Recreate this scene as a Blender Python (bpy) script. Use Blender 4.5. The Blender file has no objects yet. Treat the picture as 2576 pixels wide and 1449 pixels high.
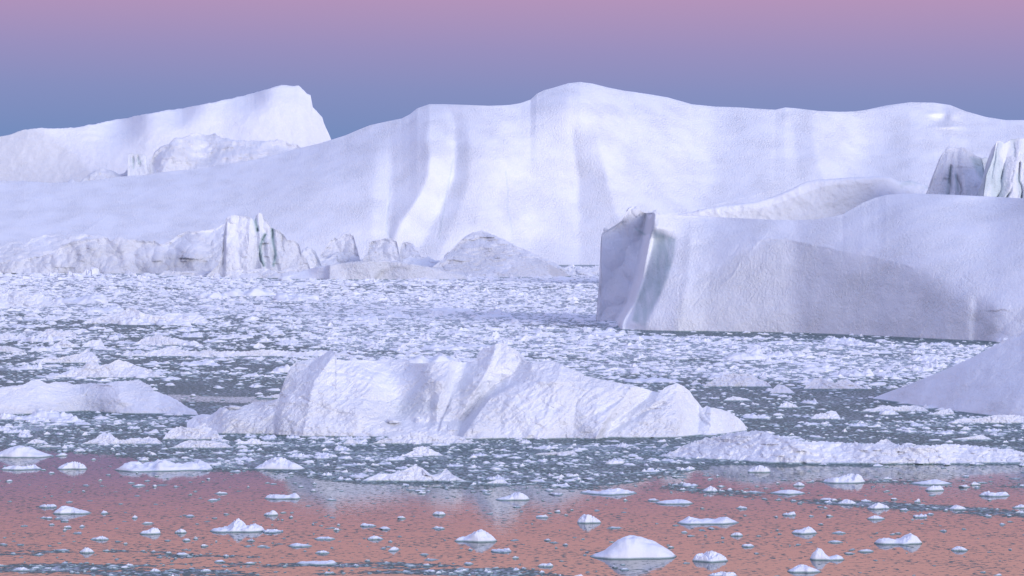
import bpy, math, random
import numpy as np

C = bpy.context.scene.collection
SC = bpy.context.scene
random.seed(7)
RNG = np.random.default_rng(7)

def lin(r, g, b):
    f = lambda c: c/12.92 if c <= 0.04045 else ((c+0.055)/1.055)**2.4
    return (f(r/255), f(g/255), f(b/255), 1.0)

# ------------------------------------------------------------------ camera
W_, H_, F_ = 2576.0, 1449.0, 7300.0     # picture units used for reading positions off the photograph
HOR = 600.0                              # height of the horizon in those units
CAMZ = 20.0
PITCH = math.atan((H_/2-HOR)/F_)
cam = bpy.data.cameras.new("camera")
cam.sensor_width = 36.0
cam.lens = 36.0*F_/W_
cam.clip_start = 1.0
cam.clip_end = 60000.0
co = bpy.data.objects.new("camera", cam)
co.location = (0, 0, CAMZ)
co.rotation_euler = (math.pi/2-PITCH, 0, 0)
C.objects.link(co)
SC.camera = co
SC.render.resolution_x, SC.render.resolution_y = 1024, 576

# ------------------------------------------------------------------ sky and light
SUN_EL, SUN_AZ = 8.0, 147.0          # behind the camera, to its right (azimuth clockwise from +Y)
w = bpy.data.worlds.new("World"); SC.world = w; w.use_nodes = True
nt = w.node_tree; N = nt.nodes; L = nt.links
for n in list(N): N.remove(n)
out = N.new('ShaderNodeOutputWorld'); bg = N.new('ShaderNodeBackground')
tc = N.new('ShaderNodeTexCoord'); sep = N.new('ShaderNodeSeparateXYZ')
L.new(tc.outputs['Generated'], sep.inputs[0])
def wmath(op, a, b):
    m = N.new('ShaderNodeMath'); m.operation = op
    for i, v in enumerate((a, b)):
        if isinstance(v, (int, float)): m.inputs[i].default_value = v
        else: L.new(v, m.inputs[i])
    return m.outputs[0]
zz = wmath('ADD', sep.outputs['Z'], wmath('MULTIPLY', sep.outputs['X'], 0.012))
zz = wmath('MULTIPLY', zz, 1/0.45)
cr = N.new('ShaderNodeValToRGB'); L.new(zz, cr.inputs[0])
stops = [(0.0, (102,130,182)), (1.9, (115,139,188)), (2.9, (133,142,190)), (3.7, (151,143,189)), (4.8, (178,146,184)),
         (5.4, (226,170,178)), (8.0, (240,188,182)), (12.0, (232,206,210)), (18.0, (192,200,242)), (26.0, (176,187,240))]
el = cr.color_ramp.elements
while len(el) > 1: el.remove(el[0])
for i, (deg, c) in enumerate(stops):
    p = math.sin(math.radians(deg))/0.45
    e = el[0] if i == 0 else el.new(p)
    e.position = p; k_ = 1.3 if 6 < deg < 10 else 1.0; e.color = [v*k_ for v in lin(*c)[:3]]+[1.0]
cr.color_ramp.interpolation = 'B_SPLINE' if False else 'LINEAR'
sky = N.new('ShaderNodeTexSky'); sky.sky_type = 'NISHITA'; sky.sun_disc = False
sky.sun_elevation = math.radians(SUN_EL); sky.sun_rotation = math.radians(SUN_AZ)
mr = N.new('ShaderNodeMapRange'); L.new(sep.outputs['Z'], mr.inputs[0])
mr.inputs[1].default_value = 0.25; mr.inputs[2].default_value = 0.6
mx = N.new('ShaderNodeMix'); mx.data_type = 'RGBA'; mx.blend_type = 'ADD'
skm = N.new('ShaderNodeMix'); skm.data_type = 'RGBA'; skm.blend_type = 'MULTIPLY'; skm.inputs[0].default_value = 1
L.new(sky.outputs[0], skm.inputs[6]); skm.inputs[7].default_value = (0.03, 0.03, 0.035, 1)
L.new(mr.outputs[0], mx.inputs[0]); L.new(cr.outputs[0], mx.inputs[6]); L.new(skm.outputs[2], mx.inputs[7])
L.new(mx.outputs[2], bg.inputs['Color']); bg.inputs['Strength'].default_value = 1.0
L.new(bg.outputs[0], out.inputs[0])

sd = bpy.data.lights.new("sun", 'SUN'); sd.energy = 2.2; sd.angle = math.radians(28); sd.color = (1.0, 0.965, 0.985)
so = bpy.data.objects.new("sun", sd); C.objects.link(so)
a, e = math.radians(SUN_AZ), math.radians(SUN_EL)
from mathutils import Vector
so.rotation_euler = (-Vector((math.sin(a)*math.cos(e), math.cos(a)*math.cos(e), math.sin(e)))).to_track_quat('-Z', 'Y').to_euler()
SC.view_settings.view_transform = 'Standard'; SC.view_settings.look = 'None'
SC.view_settings.exposure = 0.05; SC.view_settings.gamma = 1.0

# ------------------------------------------------------------------ projection helpers
cp, sp_ = math.cos(PITCH), math.sin(PITCH)
def kxz(x, y):
    """direction per metre of depth (Y): X slope and Z slope of a picture position"""
    rx = (np.asarray(x, float)-W_/2)/F_; rv = -(np.asarray(y, float)-H_/2)/F_
    Y = cp + rv*sp_; Z = -sp_ + rv*cp
    return rx/Y, Z/Y
def water_depth(y):
    return -CAMZ/kxz(0, y)[1]
def project(X, Y, Z):
    Z = Z-CAMZ
    fw = Y*cp - Z*sp_; up = Y*sp_ + Z*cp
    return W_/2+F_*X/fw, H_/2-F_*up/fw

# ------------------------------------------------------------------ noise
_perm = np.random.default_rng(3).permutation(256).astype(np.int64); _perm = np.concatenate([_perm, _perm, _perm])
_grad = np.random.default_rng(4).normal(size=(256, 3)); _grad /= np.linalg.norm(_grad, axis=1)[:, None]
def perlin(x, y, z):
    x, y, z = np.broadcast_arrays(np.asarray(x, float), np.asarray(y, float), np.asarray(z, float))
    xi, yi, zi = np.floor(x).astype(np.int64), np.floor(y).astype(np.int64), np.floor(z).astype(np.int64)
    xf, yf, zf = x-xi, y-yi, z-zi
    f = lambda t: t*t*t*(t*(t*6-15)+10)
    u, v, w2 = f(xf), f(yf), f(zf); r = 0
    for i in (0, 1):
        for j in (0, 1):
            for k in (0, 1):
                g = _grad[_perm[(_perm[(_perm[(xi+i) & 255]+yi+j) & 255]+zi+k) & 255]]
                d = g[..., 0]*(xf-i)+g[..., 1]*(yf-j)+g[..., 2]*(zf-k)
                r = r + d*(u if i else 1-u)*(v if j else 1-v)*(w2 if k else 1-w2)
    return r*1.6
def fbm(x, y, z, o=4, g=0.5):
    r = 0; a = 1
    for i in range(o):
        r = r + a*perlin(x*2**i+i*17.3, y*2**i, z*2**i+i*5.1); a *= g
    return r
def ridged(x, y, z, o=4, g=0.55):
    r = 0; a = 1
    for i in range(o):
        r = r + a*(0.55-np.abs(perlin(x*2**i+i*9.7, y*2**i+i*3.3, z*2**i))*1.6); a *= g
    return r
_cell = np.random.default_rng(9).uniform(0, 1, (256, 3)); _cdir = np.random.default_rng(10).normal(size=(256, 3)); _cval = np.random.default_rng(11).uniform(-1, 1, 256)
def facets(x, y, z, tilt=0.8):
    """flat fracture planes: the upper envelope of many small tilted, slightly domed planes"""
    x, y, z = np.broadcast_arrays(np.asarray(x, float), np.asarray(y, float), np.asarray(z, float))
    xi, yi, zi = np.floor(x).astype(np.int64), np.floor(y).astype(np.int64), np.floor(z).astype(np.int64)
    val = np.full(x.shape, -9.0)
    for i in (-1, 0, 1):
        for j in (-1, 0, 1):
            for k in (-1, 0, 1):
                h = _perm[(_perm[(_perm[(xi+i) & 255]+yi+j) & 255]+zi+k) & 255]
                dx, dy, dz = x-(xi+i+_cell[h, 0]), y-(yi+j+_cell[h, 1]), z-(zi+k+_cell[h, 2])
                val = np.maximum(val, 0.5*_cval[h]+tilt*(_cdir[h, 0]*dx+_cdir[h, 1]*dy*0.3+_cdir[h, 2]*dz)-1.1*(dx*dx+dy*dy+dz*dz))
    return val-0.4
def sstep(a, b, x):
    t = np.clip((x-a)/(b-a), 0, 1); return t*t*(3-2*t)

# ------------------------------------------------------------------ materials
def nodes(m):
    m.use_nodes = True; t = m.node_tree
    return t, t.nodes, t.links, t.nodes['Principled BSDF']
def ice_mat(name, bscale, bdist, fine=1.0, stretch=(1, 1, 1), rot=(0, 0, 0), wet=0.12, streak=0.0, snow=(0.84, 0.865, 0.91)):
    """snowy ice: white, with a dirt attribute (grey brown silt), a blue attribute (bare clear ice, painted shade in one hollow) and a wet line at the water"""
    m = bpy.data.materials.new(name); t, N, L, P = nodes(m)
    tcx = N.new('ShaderNodeTexCoord'); mp = N.new('ShaderNodeMapping')
    mp.inputs['Scale'].default_value = stretch; mp.inputs['Rotation'].default_value = rot
    geo = N.new('ShaderNodeNewGeometry')
    L.new(geo.outputs['Position'], mp.inputs[0])
    n1 = N.new('ShaderNodeTexNoise'); n1.inputs['Scale'].default_value = bscale; n1.inputs['Detail'].default_value = 6; n1.inputs['Roughness'].default_value = 0.62
    L.new(mp.outputs[0], n1.inputs['Vector'])
    b = N.new('ShaderNodeBump'); b.inputs['Distance'].default_value = bdist
    nv_ = N.new('ShaderNodeTexNoise'); nv_.inputs['Scale'].default_value = bscale*0.06; nv_.inputs['Detail'].default_value = 4
    L.new(geo.outputs['Position'], nv_.inputs['Vector'])
    sv = N.new('ShaderNodeMapRange'); L.new(nv_.outputs[0], sv.inputs[0]); sv.inputs[1].default_value = 0.35; sv.inputs[2].default_value = 0.65
    sv.inputs[3].default_value = fine*0.5; sv.inputs[4].default_value = min(1.0, fine*1.35); L.new(sv.outputs[0], b.inputs['Strength'])
    L.new(n1.outputs[0], b.inputs['Height']); L.new(b.outputs[0], P.inputs['Normal'])
    n2 = N.new('ShaderNodeTexNoise'); n2.inputs['Scale'].default_value = bscale*0.17; n2.inputs['Detail'].default_value = 5
    L.new(geo.outputs['Position'], n2.inputs['Vector'])
    def mixc(f, a, bcol, blend='MIX'):
        q = N.new('ShaderNodeMix'); q.data_type = 'RGBA'; q.blend_type = blend
        for i, v in ((0, f), (6, a), (7, bcol)):
            if isinstance(v, (int, float, tuple)): q.inputs[i].default_value = v
            else: L.new(v, q.inputs[i])
        return q.outputs[2]
    def mth(op, a, b=0.0):
        q = N.new('ShaderNodeMath'); q.operation = op
        for i, v in enumerate((a, b)):
            if isinstance(v, (int, float)): q.inputs[i].default_value = v
            else: L.new(v, q.inputs[i])
        return q.outputs[0]
    s = snow
    base = mixc(n2.outputs[0], (s[0]*0.93, s[1]*0.95, s[2]*1.0, 1), (s[0]*1.05, s[1]*1.035, s[2]*1.01, 1))
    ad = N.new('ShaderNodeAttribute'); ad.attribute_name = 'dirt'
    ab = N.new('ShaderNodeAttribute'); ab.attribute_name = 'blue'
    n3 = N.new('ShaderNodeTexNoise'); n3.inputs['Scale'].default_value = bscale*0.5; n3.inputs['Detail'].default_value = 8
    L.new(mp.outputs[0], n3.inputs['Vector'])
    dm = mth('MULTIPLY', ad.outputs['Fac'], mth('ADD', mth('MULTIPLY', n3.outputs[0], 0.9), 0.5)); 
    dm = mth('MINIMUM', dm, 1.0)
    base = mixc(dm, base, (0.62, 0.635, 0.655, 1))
    base = mixc(ab.outputs['Fac'], base, (0.40, 0.53, 0.54, 1))
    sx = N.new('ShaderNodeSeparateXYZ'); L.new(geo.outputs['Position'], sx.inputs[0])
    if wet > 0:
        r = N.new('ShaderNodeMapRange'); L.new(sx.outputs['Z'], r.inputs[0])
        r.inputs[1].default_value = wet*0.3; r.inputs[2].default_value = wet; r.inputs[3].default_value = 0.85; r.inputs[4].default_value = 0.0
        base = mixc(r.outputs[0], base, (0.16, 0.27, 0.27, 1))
    L.new(base, P.inputs['Base Color'])
    P.inputs['Roughness'].default_value = 0.62
    P.inputs['Specular IOR Level'].default_value = 0.25
    return m

M = {}
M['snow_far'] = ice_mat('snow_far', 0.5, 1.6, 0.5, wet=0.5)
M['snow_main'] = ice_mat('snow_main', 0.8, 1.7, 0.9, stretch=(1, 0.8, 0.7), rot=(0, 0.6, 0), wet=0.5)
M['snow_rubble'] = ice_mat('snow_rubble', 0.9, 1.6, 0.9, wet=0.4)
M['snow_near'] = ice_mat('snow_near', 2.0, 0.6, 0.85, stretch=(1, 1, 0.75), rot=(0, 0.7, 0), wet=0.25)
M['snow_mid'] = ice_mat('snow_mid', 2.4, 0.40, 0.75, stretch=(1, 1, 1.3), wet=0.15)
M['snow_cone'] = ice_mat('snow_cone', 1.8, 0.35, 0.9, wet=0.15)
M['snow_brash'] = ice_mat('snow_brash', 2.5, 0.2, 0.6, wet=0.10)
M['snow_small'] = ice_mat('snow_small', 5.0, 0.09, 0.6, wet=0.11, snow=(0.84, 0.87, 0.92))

# ------------------------------------------------------------------ mesh helpers
def tag(o, label=None, cat=None, group=None, kind=None):
    if label: o['label'] = label
    if cat: o['category'] = cat
    if group: o['group'] = group
    if kind: o['kind'] = kind
    return o
def mesh_obj(name, verts, quads, mat, attrs=None, parent=None, smooth=True, tris=None):
    me = bpy.data.meshes.new(name)
    V = np.ascontiguousarray(verts, dtype=np.float32); Q = np.ascontiguousarray(quads, dtype=np.int32)
    me.vertices.add(len(V)); me.vertices.foreach_set('co', V.ravel())
    k = Q.shape[1]
    me.loops.add(Q.size); me.loops.foreach_set('vertex_index', Q.ravel())
    me.polygons.add(len(Q)); me.polygons.foreach_set('loop_start', np.arange(0, Q.size, k, dtype=np.int32))
    me.polygons.foreach_set('loop_total', np.full(len(Q), k, dtype=np.int32))
    me.polygons.foreach_set('use_smooth', np.full(len(Q), smooth))
    for an, av in (attrs or {}).items():
        at = me.attributes.new(an, 'FLOAT', 'POINT'); at.data.foreach_set('value', np.ascontiguousarray(av, dtype=np.float32).ravel())
    me.update(calc_edges=True); me.validate()
    me.materials.append(mat)
    o = bpy.data.objects.new(name, me); C.objects.link(o)
    if parent: o.parent = parent
    return o
def grid_quads(nr, nc):
    i = np.arange(nr-1)[:, None]*nc + np.arange(nc-1)[None]
    return np.stack([i, i+1, i+nc+1, i+nc], -1).reshape(-1, 4)

def blur(a, n, axis):
    if n < 1: return a
    k = np.exp(-0.5*(np.arange(-2*n, 2*n+1)/n)**2); k /= k.sum()
    p = [(0, 0)]*a.ndim; p[axis] = (2*n, 2*n)
    b = np.pad(a, p, mode='edge')
    return np.apply_along_axis(lambda v: np.convolve(v, k, 'valid'), axis, b)

def pl(pts):
    p = np.array(pts, float); return p[:, 0], p[:, 1]

def sheet(name, top, base, slopes, dx=3.0, rows=120, jag=(0, 30), curtains=(), soft=2, rough=(), back=1.2,
          dirt=None, blue=None, mat='snow_far', jfreq2=None, topround=0.0, maxlip=40, reg=12.0, xb=2, dents=(), marks=(), cgain=1.0):
    """A closed body of ice. top/base: outline read off the photo at real distances; slopes: (x, y, degrees) steepness
    of the surface; curtains: (amp paths) vertical folds in metres; rough: list of (kind, amp, sizeX, sizeY, sizeZ)."""
    tx, ty = pl(top); bx, by = pl(base)
    x0, x1 = tx[0], tx[-1]
    xs = np.arange(x0, x1+dx*0.5, dx); nc = len(xs)
    yt = np.interp(xs, tx, ty); yb = np.interp(xs, bx, by)
    if jag[0]:
        j = ridged(xs/jag[1], 3.7+x0*0.01, 0.5, 4, 0.6)*jag[0]
        j *= np.clip((yb-yt)/(4*jag[0]+1e-6), 0, 1); yt = yt - j
    yt = np.minimum(yt, yb-0.5)
    t = np.linspace(0, 1, rows)[:, None]
    Yp = yb[None]+(yt-yb)[None]*t; Xp = np.broadcast_to(xs[None], Yp.shape)
    # slope field by inverse distance weighting
    num = np.zeros_like(Yp); den = np.zeros_like(Yp)
    for (sx, sy, dg) in slopes:
        d2 = ((Xp-sx)**2+((Yp-sy)*1.6)**2)+reg**2
        wgt = d2**-1.5; num += wgt*dg; den += wgt
    ang = blur(num/den, xb, 1)
    if topround > 0:
        ang = ang + (12-ang)*sstep(topround, 0, (Yp-yt[None]))*0.8
    T = np.tan(np.radians(np.clip(ang, 7, 88)))
    kx, kz = kxz(Xp, Yp)
    D = np.empty_like(Yp); D[0] = -CAMZ/kz[0]
    for r in range(1, rows):
        z = CAMZ+D[r-1]*kz[r-1]
        D[r] = (z-CAMZ-T[r]*D[r-1])/(kz[r]-np.maximum(T[r], kz[r]+0.05))
    D = np.maximum(D, D[0:1]-maxlip)
    if xb > 4: D = blur(D, xb//2, 1)
    off = np.zeros_like(D)
    for cset in curtains:
        # each curtain set: list of (path[(y,x)..], amp[(y,a)..]); interpolated along x in every row
        yy = Yp.mean(axis=1)
        cur = np.zeros_like(D)
        for r in range(rows):
            pass
        paths = []
        for path, amp in cset:
            p = np.array(sorted(path), float); q = np.array(sorted(amp), float)
            paths.append((np.interp(Yp, p[:, 0], p[:, 1]), cgain*np.interp(Yp, q[:, 0], q[:, 1])))
        # piecewise linear interpolation between neighbouring curves, evaluated per vertex
        PX = np.stack([p[0] for p in paths]); PA = np.stack([p[1] for p in paths])
        cur = np.where(Xp <= PX[0], PA[0], 0.0)
        for i in range(len(paths)-1):
            m = (Xp > PX[i]) & (Xp <= PX[i+1])
            f = (Xp-PX[i])/np.maximum(PX[i+1]-PX[i], 1e-3)
            cur = np.where(m, PA[i]+(PA[i+1]-PA[i])*f, cur)
        cur = np.where(Xp > PX[-1], PA[-1], cur)
        off += cur
    if soft and len(curtains):
        off = blur(blur(off, soft, 1), soft, 0)
    for (cx_, cy_, rx_, ry_, am_) in dents:
        off = off+am_*np.exp(-((Xp-cx_)/rx_)**2-((Yp-cy_)/ry_)**2)
    for pts_, w_, am_ in marks:
        off = off+0.55*am_*line(Xp+9*fbm(Yp/60.0, 1.1, 0.2, 3), Yp+3*fbm(Xp/25.0, 3.1, 0.2, 2), pts_, w_)*np.clip(0.6+1.2*fbm(Xp/40, Yp/40, 2.2, 2), 0, 1.3)
    D = D+off
    Xw, Zw = D*kx, CAMZ+D*kz
    endf = np.clip(np.minimum(xs-x0, x1-xs)/(12*dx), 0, 1)[None]
    dn = np.zeros_like(D)
    for spec in rough:
        kind, amp, sx, sy, sz = spec[:5]
        if len(spec) > 5: amp = amp*spec[5](Xp, Yp)
        if kind == 'c':
            wx = 0.25*sx*fbm(Xw/sx*0.8, 3.3+Zw/sz*0.8, D/sy, 2)
            dn += amp*facets((Xw+wx)/sx, D/sy*0.5+x0*0.013, (Zw+wx*0.5)/sz); continue
        fn = fbm if kind == 'f' else ridged
        if kind == 'd':
            dn += amp*ridged((Xw-1.1*Zw)/sx, D/sy+x0*0.013, (Zw+0.5*Xw)/sz, 4); continue
        dn += amp*fn(Xw/sx, D/sy+x0*0.013, Zw/sz, 5 if kind == 'r' else 4)
    mk = np.clip((Yp-yt[None])/6.0, 0, 1)*0.8+0.2
    D = D - dn*endf*mk
    Xw, Zw = D*kx, CAMZ+D*kz
    rowsV = []
    foot = np.stack([Xw[0], D[0]+0.3, np.full(nc, -4.0)], -1)
    rowsV.append(foot[None]); rowsV.append(np.stack([Xw, D, Zw], -1))
    hgt = np.maximum(Zw[-1], 0.05)
    nb = 7
    for u in np.linspace(0, 1, nb+1)[1:]:
        zb = hgt*(1-u**1.6) - 4.0*(u == 1)
        yb_ = D[-1]+back*hgt*u*1.3
        nx = Xw[-1] + 0.0
        rowsV.append(np.stack([nx, yb_ + hgt*0.1*fbm(nx/(hgt.max()*0.7), u*3, 1.5), zb], -1)[None])
    V = np.concatenate(rowsV, 0); nr = V.shape[0]
    attrs = {}
    for an, fn in (('dirt', dirt), ('blue', blue)):
        A = np.zeros((nr, nc))
        if fn is not None:
            A[1:1+rows] = np.clip(fn(Xp, Yp, dn), 0, 1); A[0] = A[1]; A[1+rows:] = A[rows]
        attrs[an] = A
    q = grid_quads(nr, nc)
    return mesh_obj(name, V.reshape(-1, 3), q, M[mat], attrs)

def inpoly(X, Y, poly):
    c = np.zeros(X.shape, bool); n = len(poly)
    for i in range(n):
        xa, ya = poly[i]; xb, yb = poly[(i+1) % n]
        cond = ((ya > Y) != (yb > Y)) & (X < (xb-xa)*(Y-ya)/((yb-ya) if yb != ya else 1e-9)+xa)
        c ^= cond
    return c
def softpoly(X, Y, poly, w=4):
    d = np.full(X.shape, 1e9)
    for i in range(len(poly)):
        xa, ya = poly[i]; xb, yb = poly[(i+1) % len(poly)]
        L2 = (xb-xa)**2+(yb-ya)**2+1e-9
        t = np.clip(((X-xa)*(xb-xa)+(Y-ya)*(yb-ya))/L2, 0, 1)
        d = np.minimum(d, np.hypot(X-xa-t*(xb-xa), Y-ya-t*(yb-ya)))
    s = np.where(inpoly(X, Y, poly), d, -d)
    return sstep(-w, w, s)
def line(X, Y, pts, w):
    d = np.full(X.shape, 1e9)
    for (xa, ya), (xb, yb) in zip(pts[:-1], pts[1:]):
        L2 = (xb-xa)**2+(yb-ya)**2+1e-9
        t = np.clip(((X-xa)*(xb-xa)+(Y-ya)*(yb-ya))/L2, 0, 1)
        d = np.minimum(d, np.hypot(X-xa-t*(xb-xa), Y-ya-t*(yb-ya)))
    return np.exp(-(d/w)**2)

IB = 'iceberg'
# ================================================================== far white iceberg on the left
o = sheet('iceberg', [(-260,380),(-120,365),(0,345),(30,337),(60,328),(105,322),(145,323),(185,322),(240,312),(300,300),(400,281),(440,276),(520,262),(600,244),(630,237),(660,228),(690,219),(712,215),(735,217),(752,216),(762,224),(773,236),(783,241),(782,255),(786,270),(800,284),(811,296),(815,312),(824,330),(834,352),(846,400),(850,650)],
      [(-260,652),(850,652)],
      [(0,500,55),(400,500,62),(780,500,62),(300,330,25),(450,295,22),(620,250,22),(730,230,35),(200,345,50),(500,330,66),(700,290,66),(80,360,60),(650,350,70),(400,360,66)],
      dx=3, rows=130, jag=(2.0, 40), soft=3,
      curtains=[[([(300,-200),(664,-200)], [(300,30),(664,30)]), ([(300,100),(345,175),(430,260),(664,340)], [(300,0),(664,-4)]), ([(300,130),(345,215),(430,320),(664,420)], [(300,0),(664,0)]),
                 ([(200,500),(664,560)], [(200,4),(664,10)]), ([(200,745),(280,760),(664,780)], [(200,12),(664,26)]), ([(200,850),(664,860)], [(200,50),(664,90)])]],
      rough=[('f', 1.6, 60, 60, 40), ('r', 0.7, 14, 14, 10)], back=0.8,
      dirt=lambda X, Y, n: 0.4*softpoly(X, Y, [(-300,300),(90,326),(150,350),(195,400),(240,440),(225,470),(-300,700)], 10)+0.15,
      mat='snow_far')
tag(o, 'bright white tilted iceberg with a long sloping top and blunt end, farthest at upper left', IB)

# ================================================================== rubble hills between the far berg and the great slope
o = sheet('iceberg', [(330,650),(345,470),(365,430),(382,405),(388,384),(400,372),(425,362),(440,350),(455,349),(475,341),(492,336),(515,340),(540,338),(556,348),(600,352),(650,356),(700,354),(730,362),(760,371),(790,376),(812,650)],
      [(330,658),(812,658)], [(500,500,40),(500,380,38),(650,380,34),(430,400,60),(600,420,50)], dx=2.5, rows=100, jag=(4, 26),
      curtains=[[([(330,395),(440,380)], [(330,0),(600,0)]), ([(330,470),(440,400)], [(330,-16),(600,-22)]), ([(330,600),(430,470)], [(330,-8),(600,-10)]), ([(330,700),(430,600)], [(330,-16),(600,-22)]), ([(330,800),(440,800)], [(330,0),(600,0)])]],
      rough=[('r', 3.0, 26, 26, 12), ('r', 1.6, 9, 9, 5), ('f', 6, 50, 50, 30)], mat='snow_rubble', dirt=lambda X, Y, n: 0.12+0*X)
tag(o, 'grey lavender rubble covered iceberg peeping over the long snow slope at left', IB)
o = sheet('iceberg', [(318,650),(320,430),(322,390),(330,386),(345,388),(360,388),(372,398),(378,404),(384,650)], [(318,659),(384,659)],
      [(350,410,70),(350,600,75)], dx=1.6, rows=90, jag=(1.5, 12),
      marks=[([(334,396),(337,425)],2.2,6),([(346,394),(350,418)],2.2,5),([(350,418),(358,402)],2,5),([(366,396),(368,425)],2,3)],
      rough=[('r', 1.0, 6, 6, 6)], mat='snow_rubble', soft=1,
      blue=lambda X, Y, n: 0.6*np.maximum(line(X, Y, [(334,398),(336,424)], 2), line(X, Y, [(347,396),(349,412),(356,404)], 2))+0.1)
tag(o, 'small square ice block with blue cracks peeping over the snow slope', IB)
o = sheet('iceberg', [(-60,650),(-50,462),(0,455),(60,457),(120,462),(165,463),(180,452),(200,460),(225,440),(245,427),(265,424),(285,432),(300,440),(330,425),(350,430),(390,436),(405,650)], [(-60,660),(405,660)],
      [(200,470,38),(200,600,45)], dx=2.5, rows=70, jag=(3.5, 22),
      rough=[('r', 2.4, 20, 20, 9), ('r', 1.0, 7, 7, 4)], mat='snow_rubble', dirt=lambda X, Y, n: 0.25+0*X)
tag(o, 'row of low grey ice hummocks peeping over the snow slope at far left', IB)

# ================================================================== the great rounded iceberg
main_top = [(-420,520),(-200,480),(-60,466),(0,462),(60,457),(130,460),(200,458),(300,444),(360,441),(400,434),(520,422),(640,402),(700,388),(760,371),(800,362),(832,352),(870,340),(900,327),(930,315),(970,306),(1010,298),(1030,288),(1050,272),(1080,262),(1120,262),(1180,264),(1230,266),(1280,264),(1310,259),(1335,250),(1350,236),(1368,227),(1400,218),(1430,209),(1460,206),(1490,210),(1530,220),(1570,228),(1600,232),(1640,238),(1680,245),(1740,262),(1800,268),(1860,270),(1900,273),(1950,276),(1975,270),(2000,272),(2060,279),(2110,281),(2150,280),(2180,276),(2230,265),(2290,257),(2350,258),(2390,264),(2430,280),(2480,294),(2530,302),(2576,302),(2700,310),(2900,360),(3000,420)]
cA = ([(262,1075),(310,1078),(350,1072),(385,1082),(440,1078),(490,1058),(560,1008),(610,985),(700,960)], [(250,0),(280,-3),(310,-9),(350,-12),(440,-11),(560,-7),(640,-2),(700,-1)])
main_curt = [[
  ([(200,850),(700,845)], [(200,0),(700,0)]),
  ([(360,948),(500,940),(700,935)], [(330,0),(400,-4),(560,-4),(640,0)]),
  ([(360,985),(500,985),(560,980),(700,975)], [(330,0),(400,1),(560,1),(640,0)]),
  cA,
  ([(262,1125),(310,1145),(350,1146),(440,1142),(500,1122),(560,1092),(620,1060),(700,1040)], [(250,0),(280,3),(310,7),(380,12),(500,11),(620,5),(700,2)]),
  ([(262,1160),(310,1175),(350,1180),(440,1179),(500,1166),(560,1142),(620,1112),(700,1090)], [(250,0),(280,1),(310,4),(380,5),(500,3),(620,0),(700,0)]),
  ([(262,1230),(400,1240),(560,1230),(640,1200),(700,1190)], [(250,0),(280,1),(340,6),(500,9),(640,6),(700,3)]),
  ([(230,1300),(700,1290)], [(230,0),(270,0),(320,5),(380,11),(450,14),(600,15),(700,8)]),
  ([(230,1345),(350,1342),(700,1350)], [(230,0),(270,0),(310,3),(380,10),(450,16),(600,19),(700,9)]),
  ([(230,1440),(270,1440),(350,1440),(450,1455),(700,1460)], [(230,0),(262,0),(290,1),(350,10),(450,21),(620,20),(700,9)]),
  ([(230,1484),(268,1486),(290,1492),(330,1503),(380,1514),(440,1527),(490,1537),(560,1560),(640,1610),(700,1640)], [(230,0),(262,0),(290,-4),(350,-4),(450,-2),(540,1),(600,2),(700,0)]),
  ([(230,1700),(700,1720)], [(230,0),(300,2),(500,9),(700,4)]),
  ([(260,1990),(700,2030)], [(250,0),(290,4),(400,6),(480,4),(560,1)]),
  ([(260,2035),(330,2042),(400,2056),(460,2075),(700,2090)], [(250,0),(290,-1),(400,-5),(480,-3),(560,0)]),
  ([(260,2150),(700,2200)], [(250,0),(290,2),(400,6),(480,3),(560,0)]),
  ([(200,2400),(700,2420)], [(200,0),(700,0)]),
]]
def main_blue(X, Y, n):
    return 0.35*line(X, Y, [(982,470),(975,545),(972,580),(990,610)], 1.6)+0.3*line(X, Y, [(1272,430),(1278,480),(1276,520),(1290,590)], 1.5)+0.3*line(X, Y, [(1140,400),(1118,520),(1105,600)], 1.8)
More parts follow.
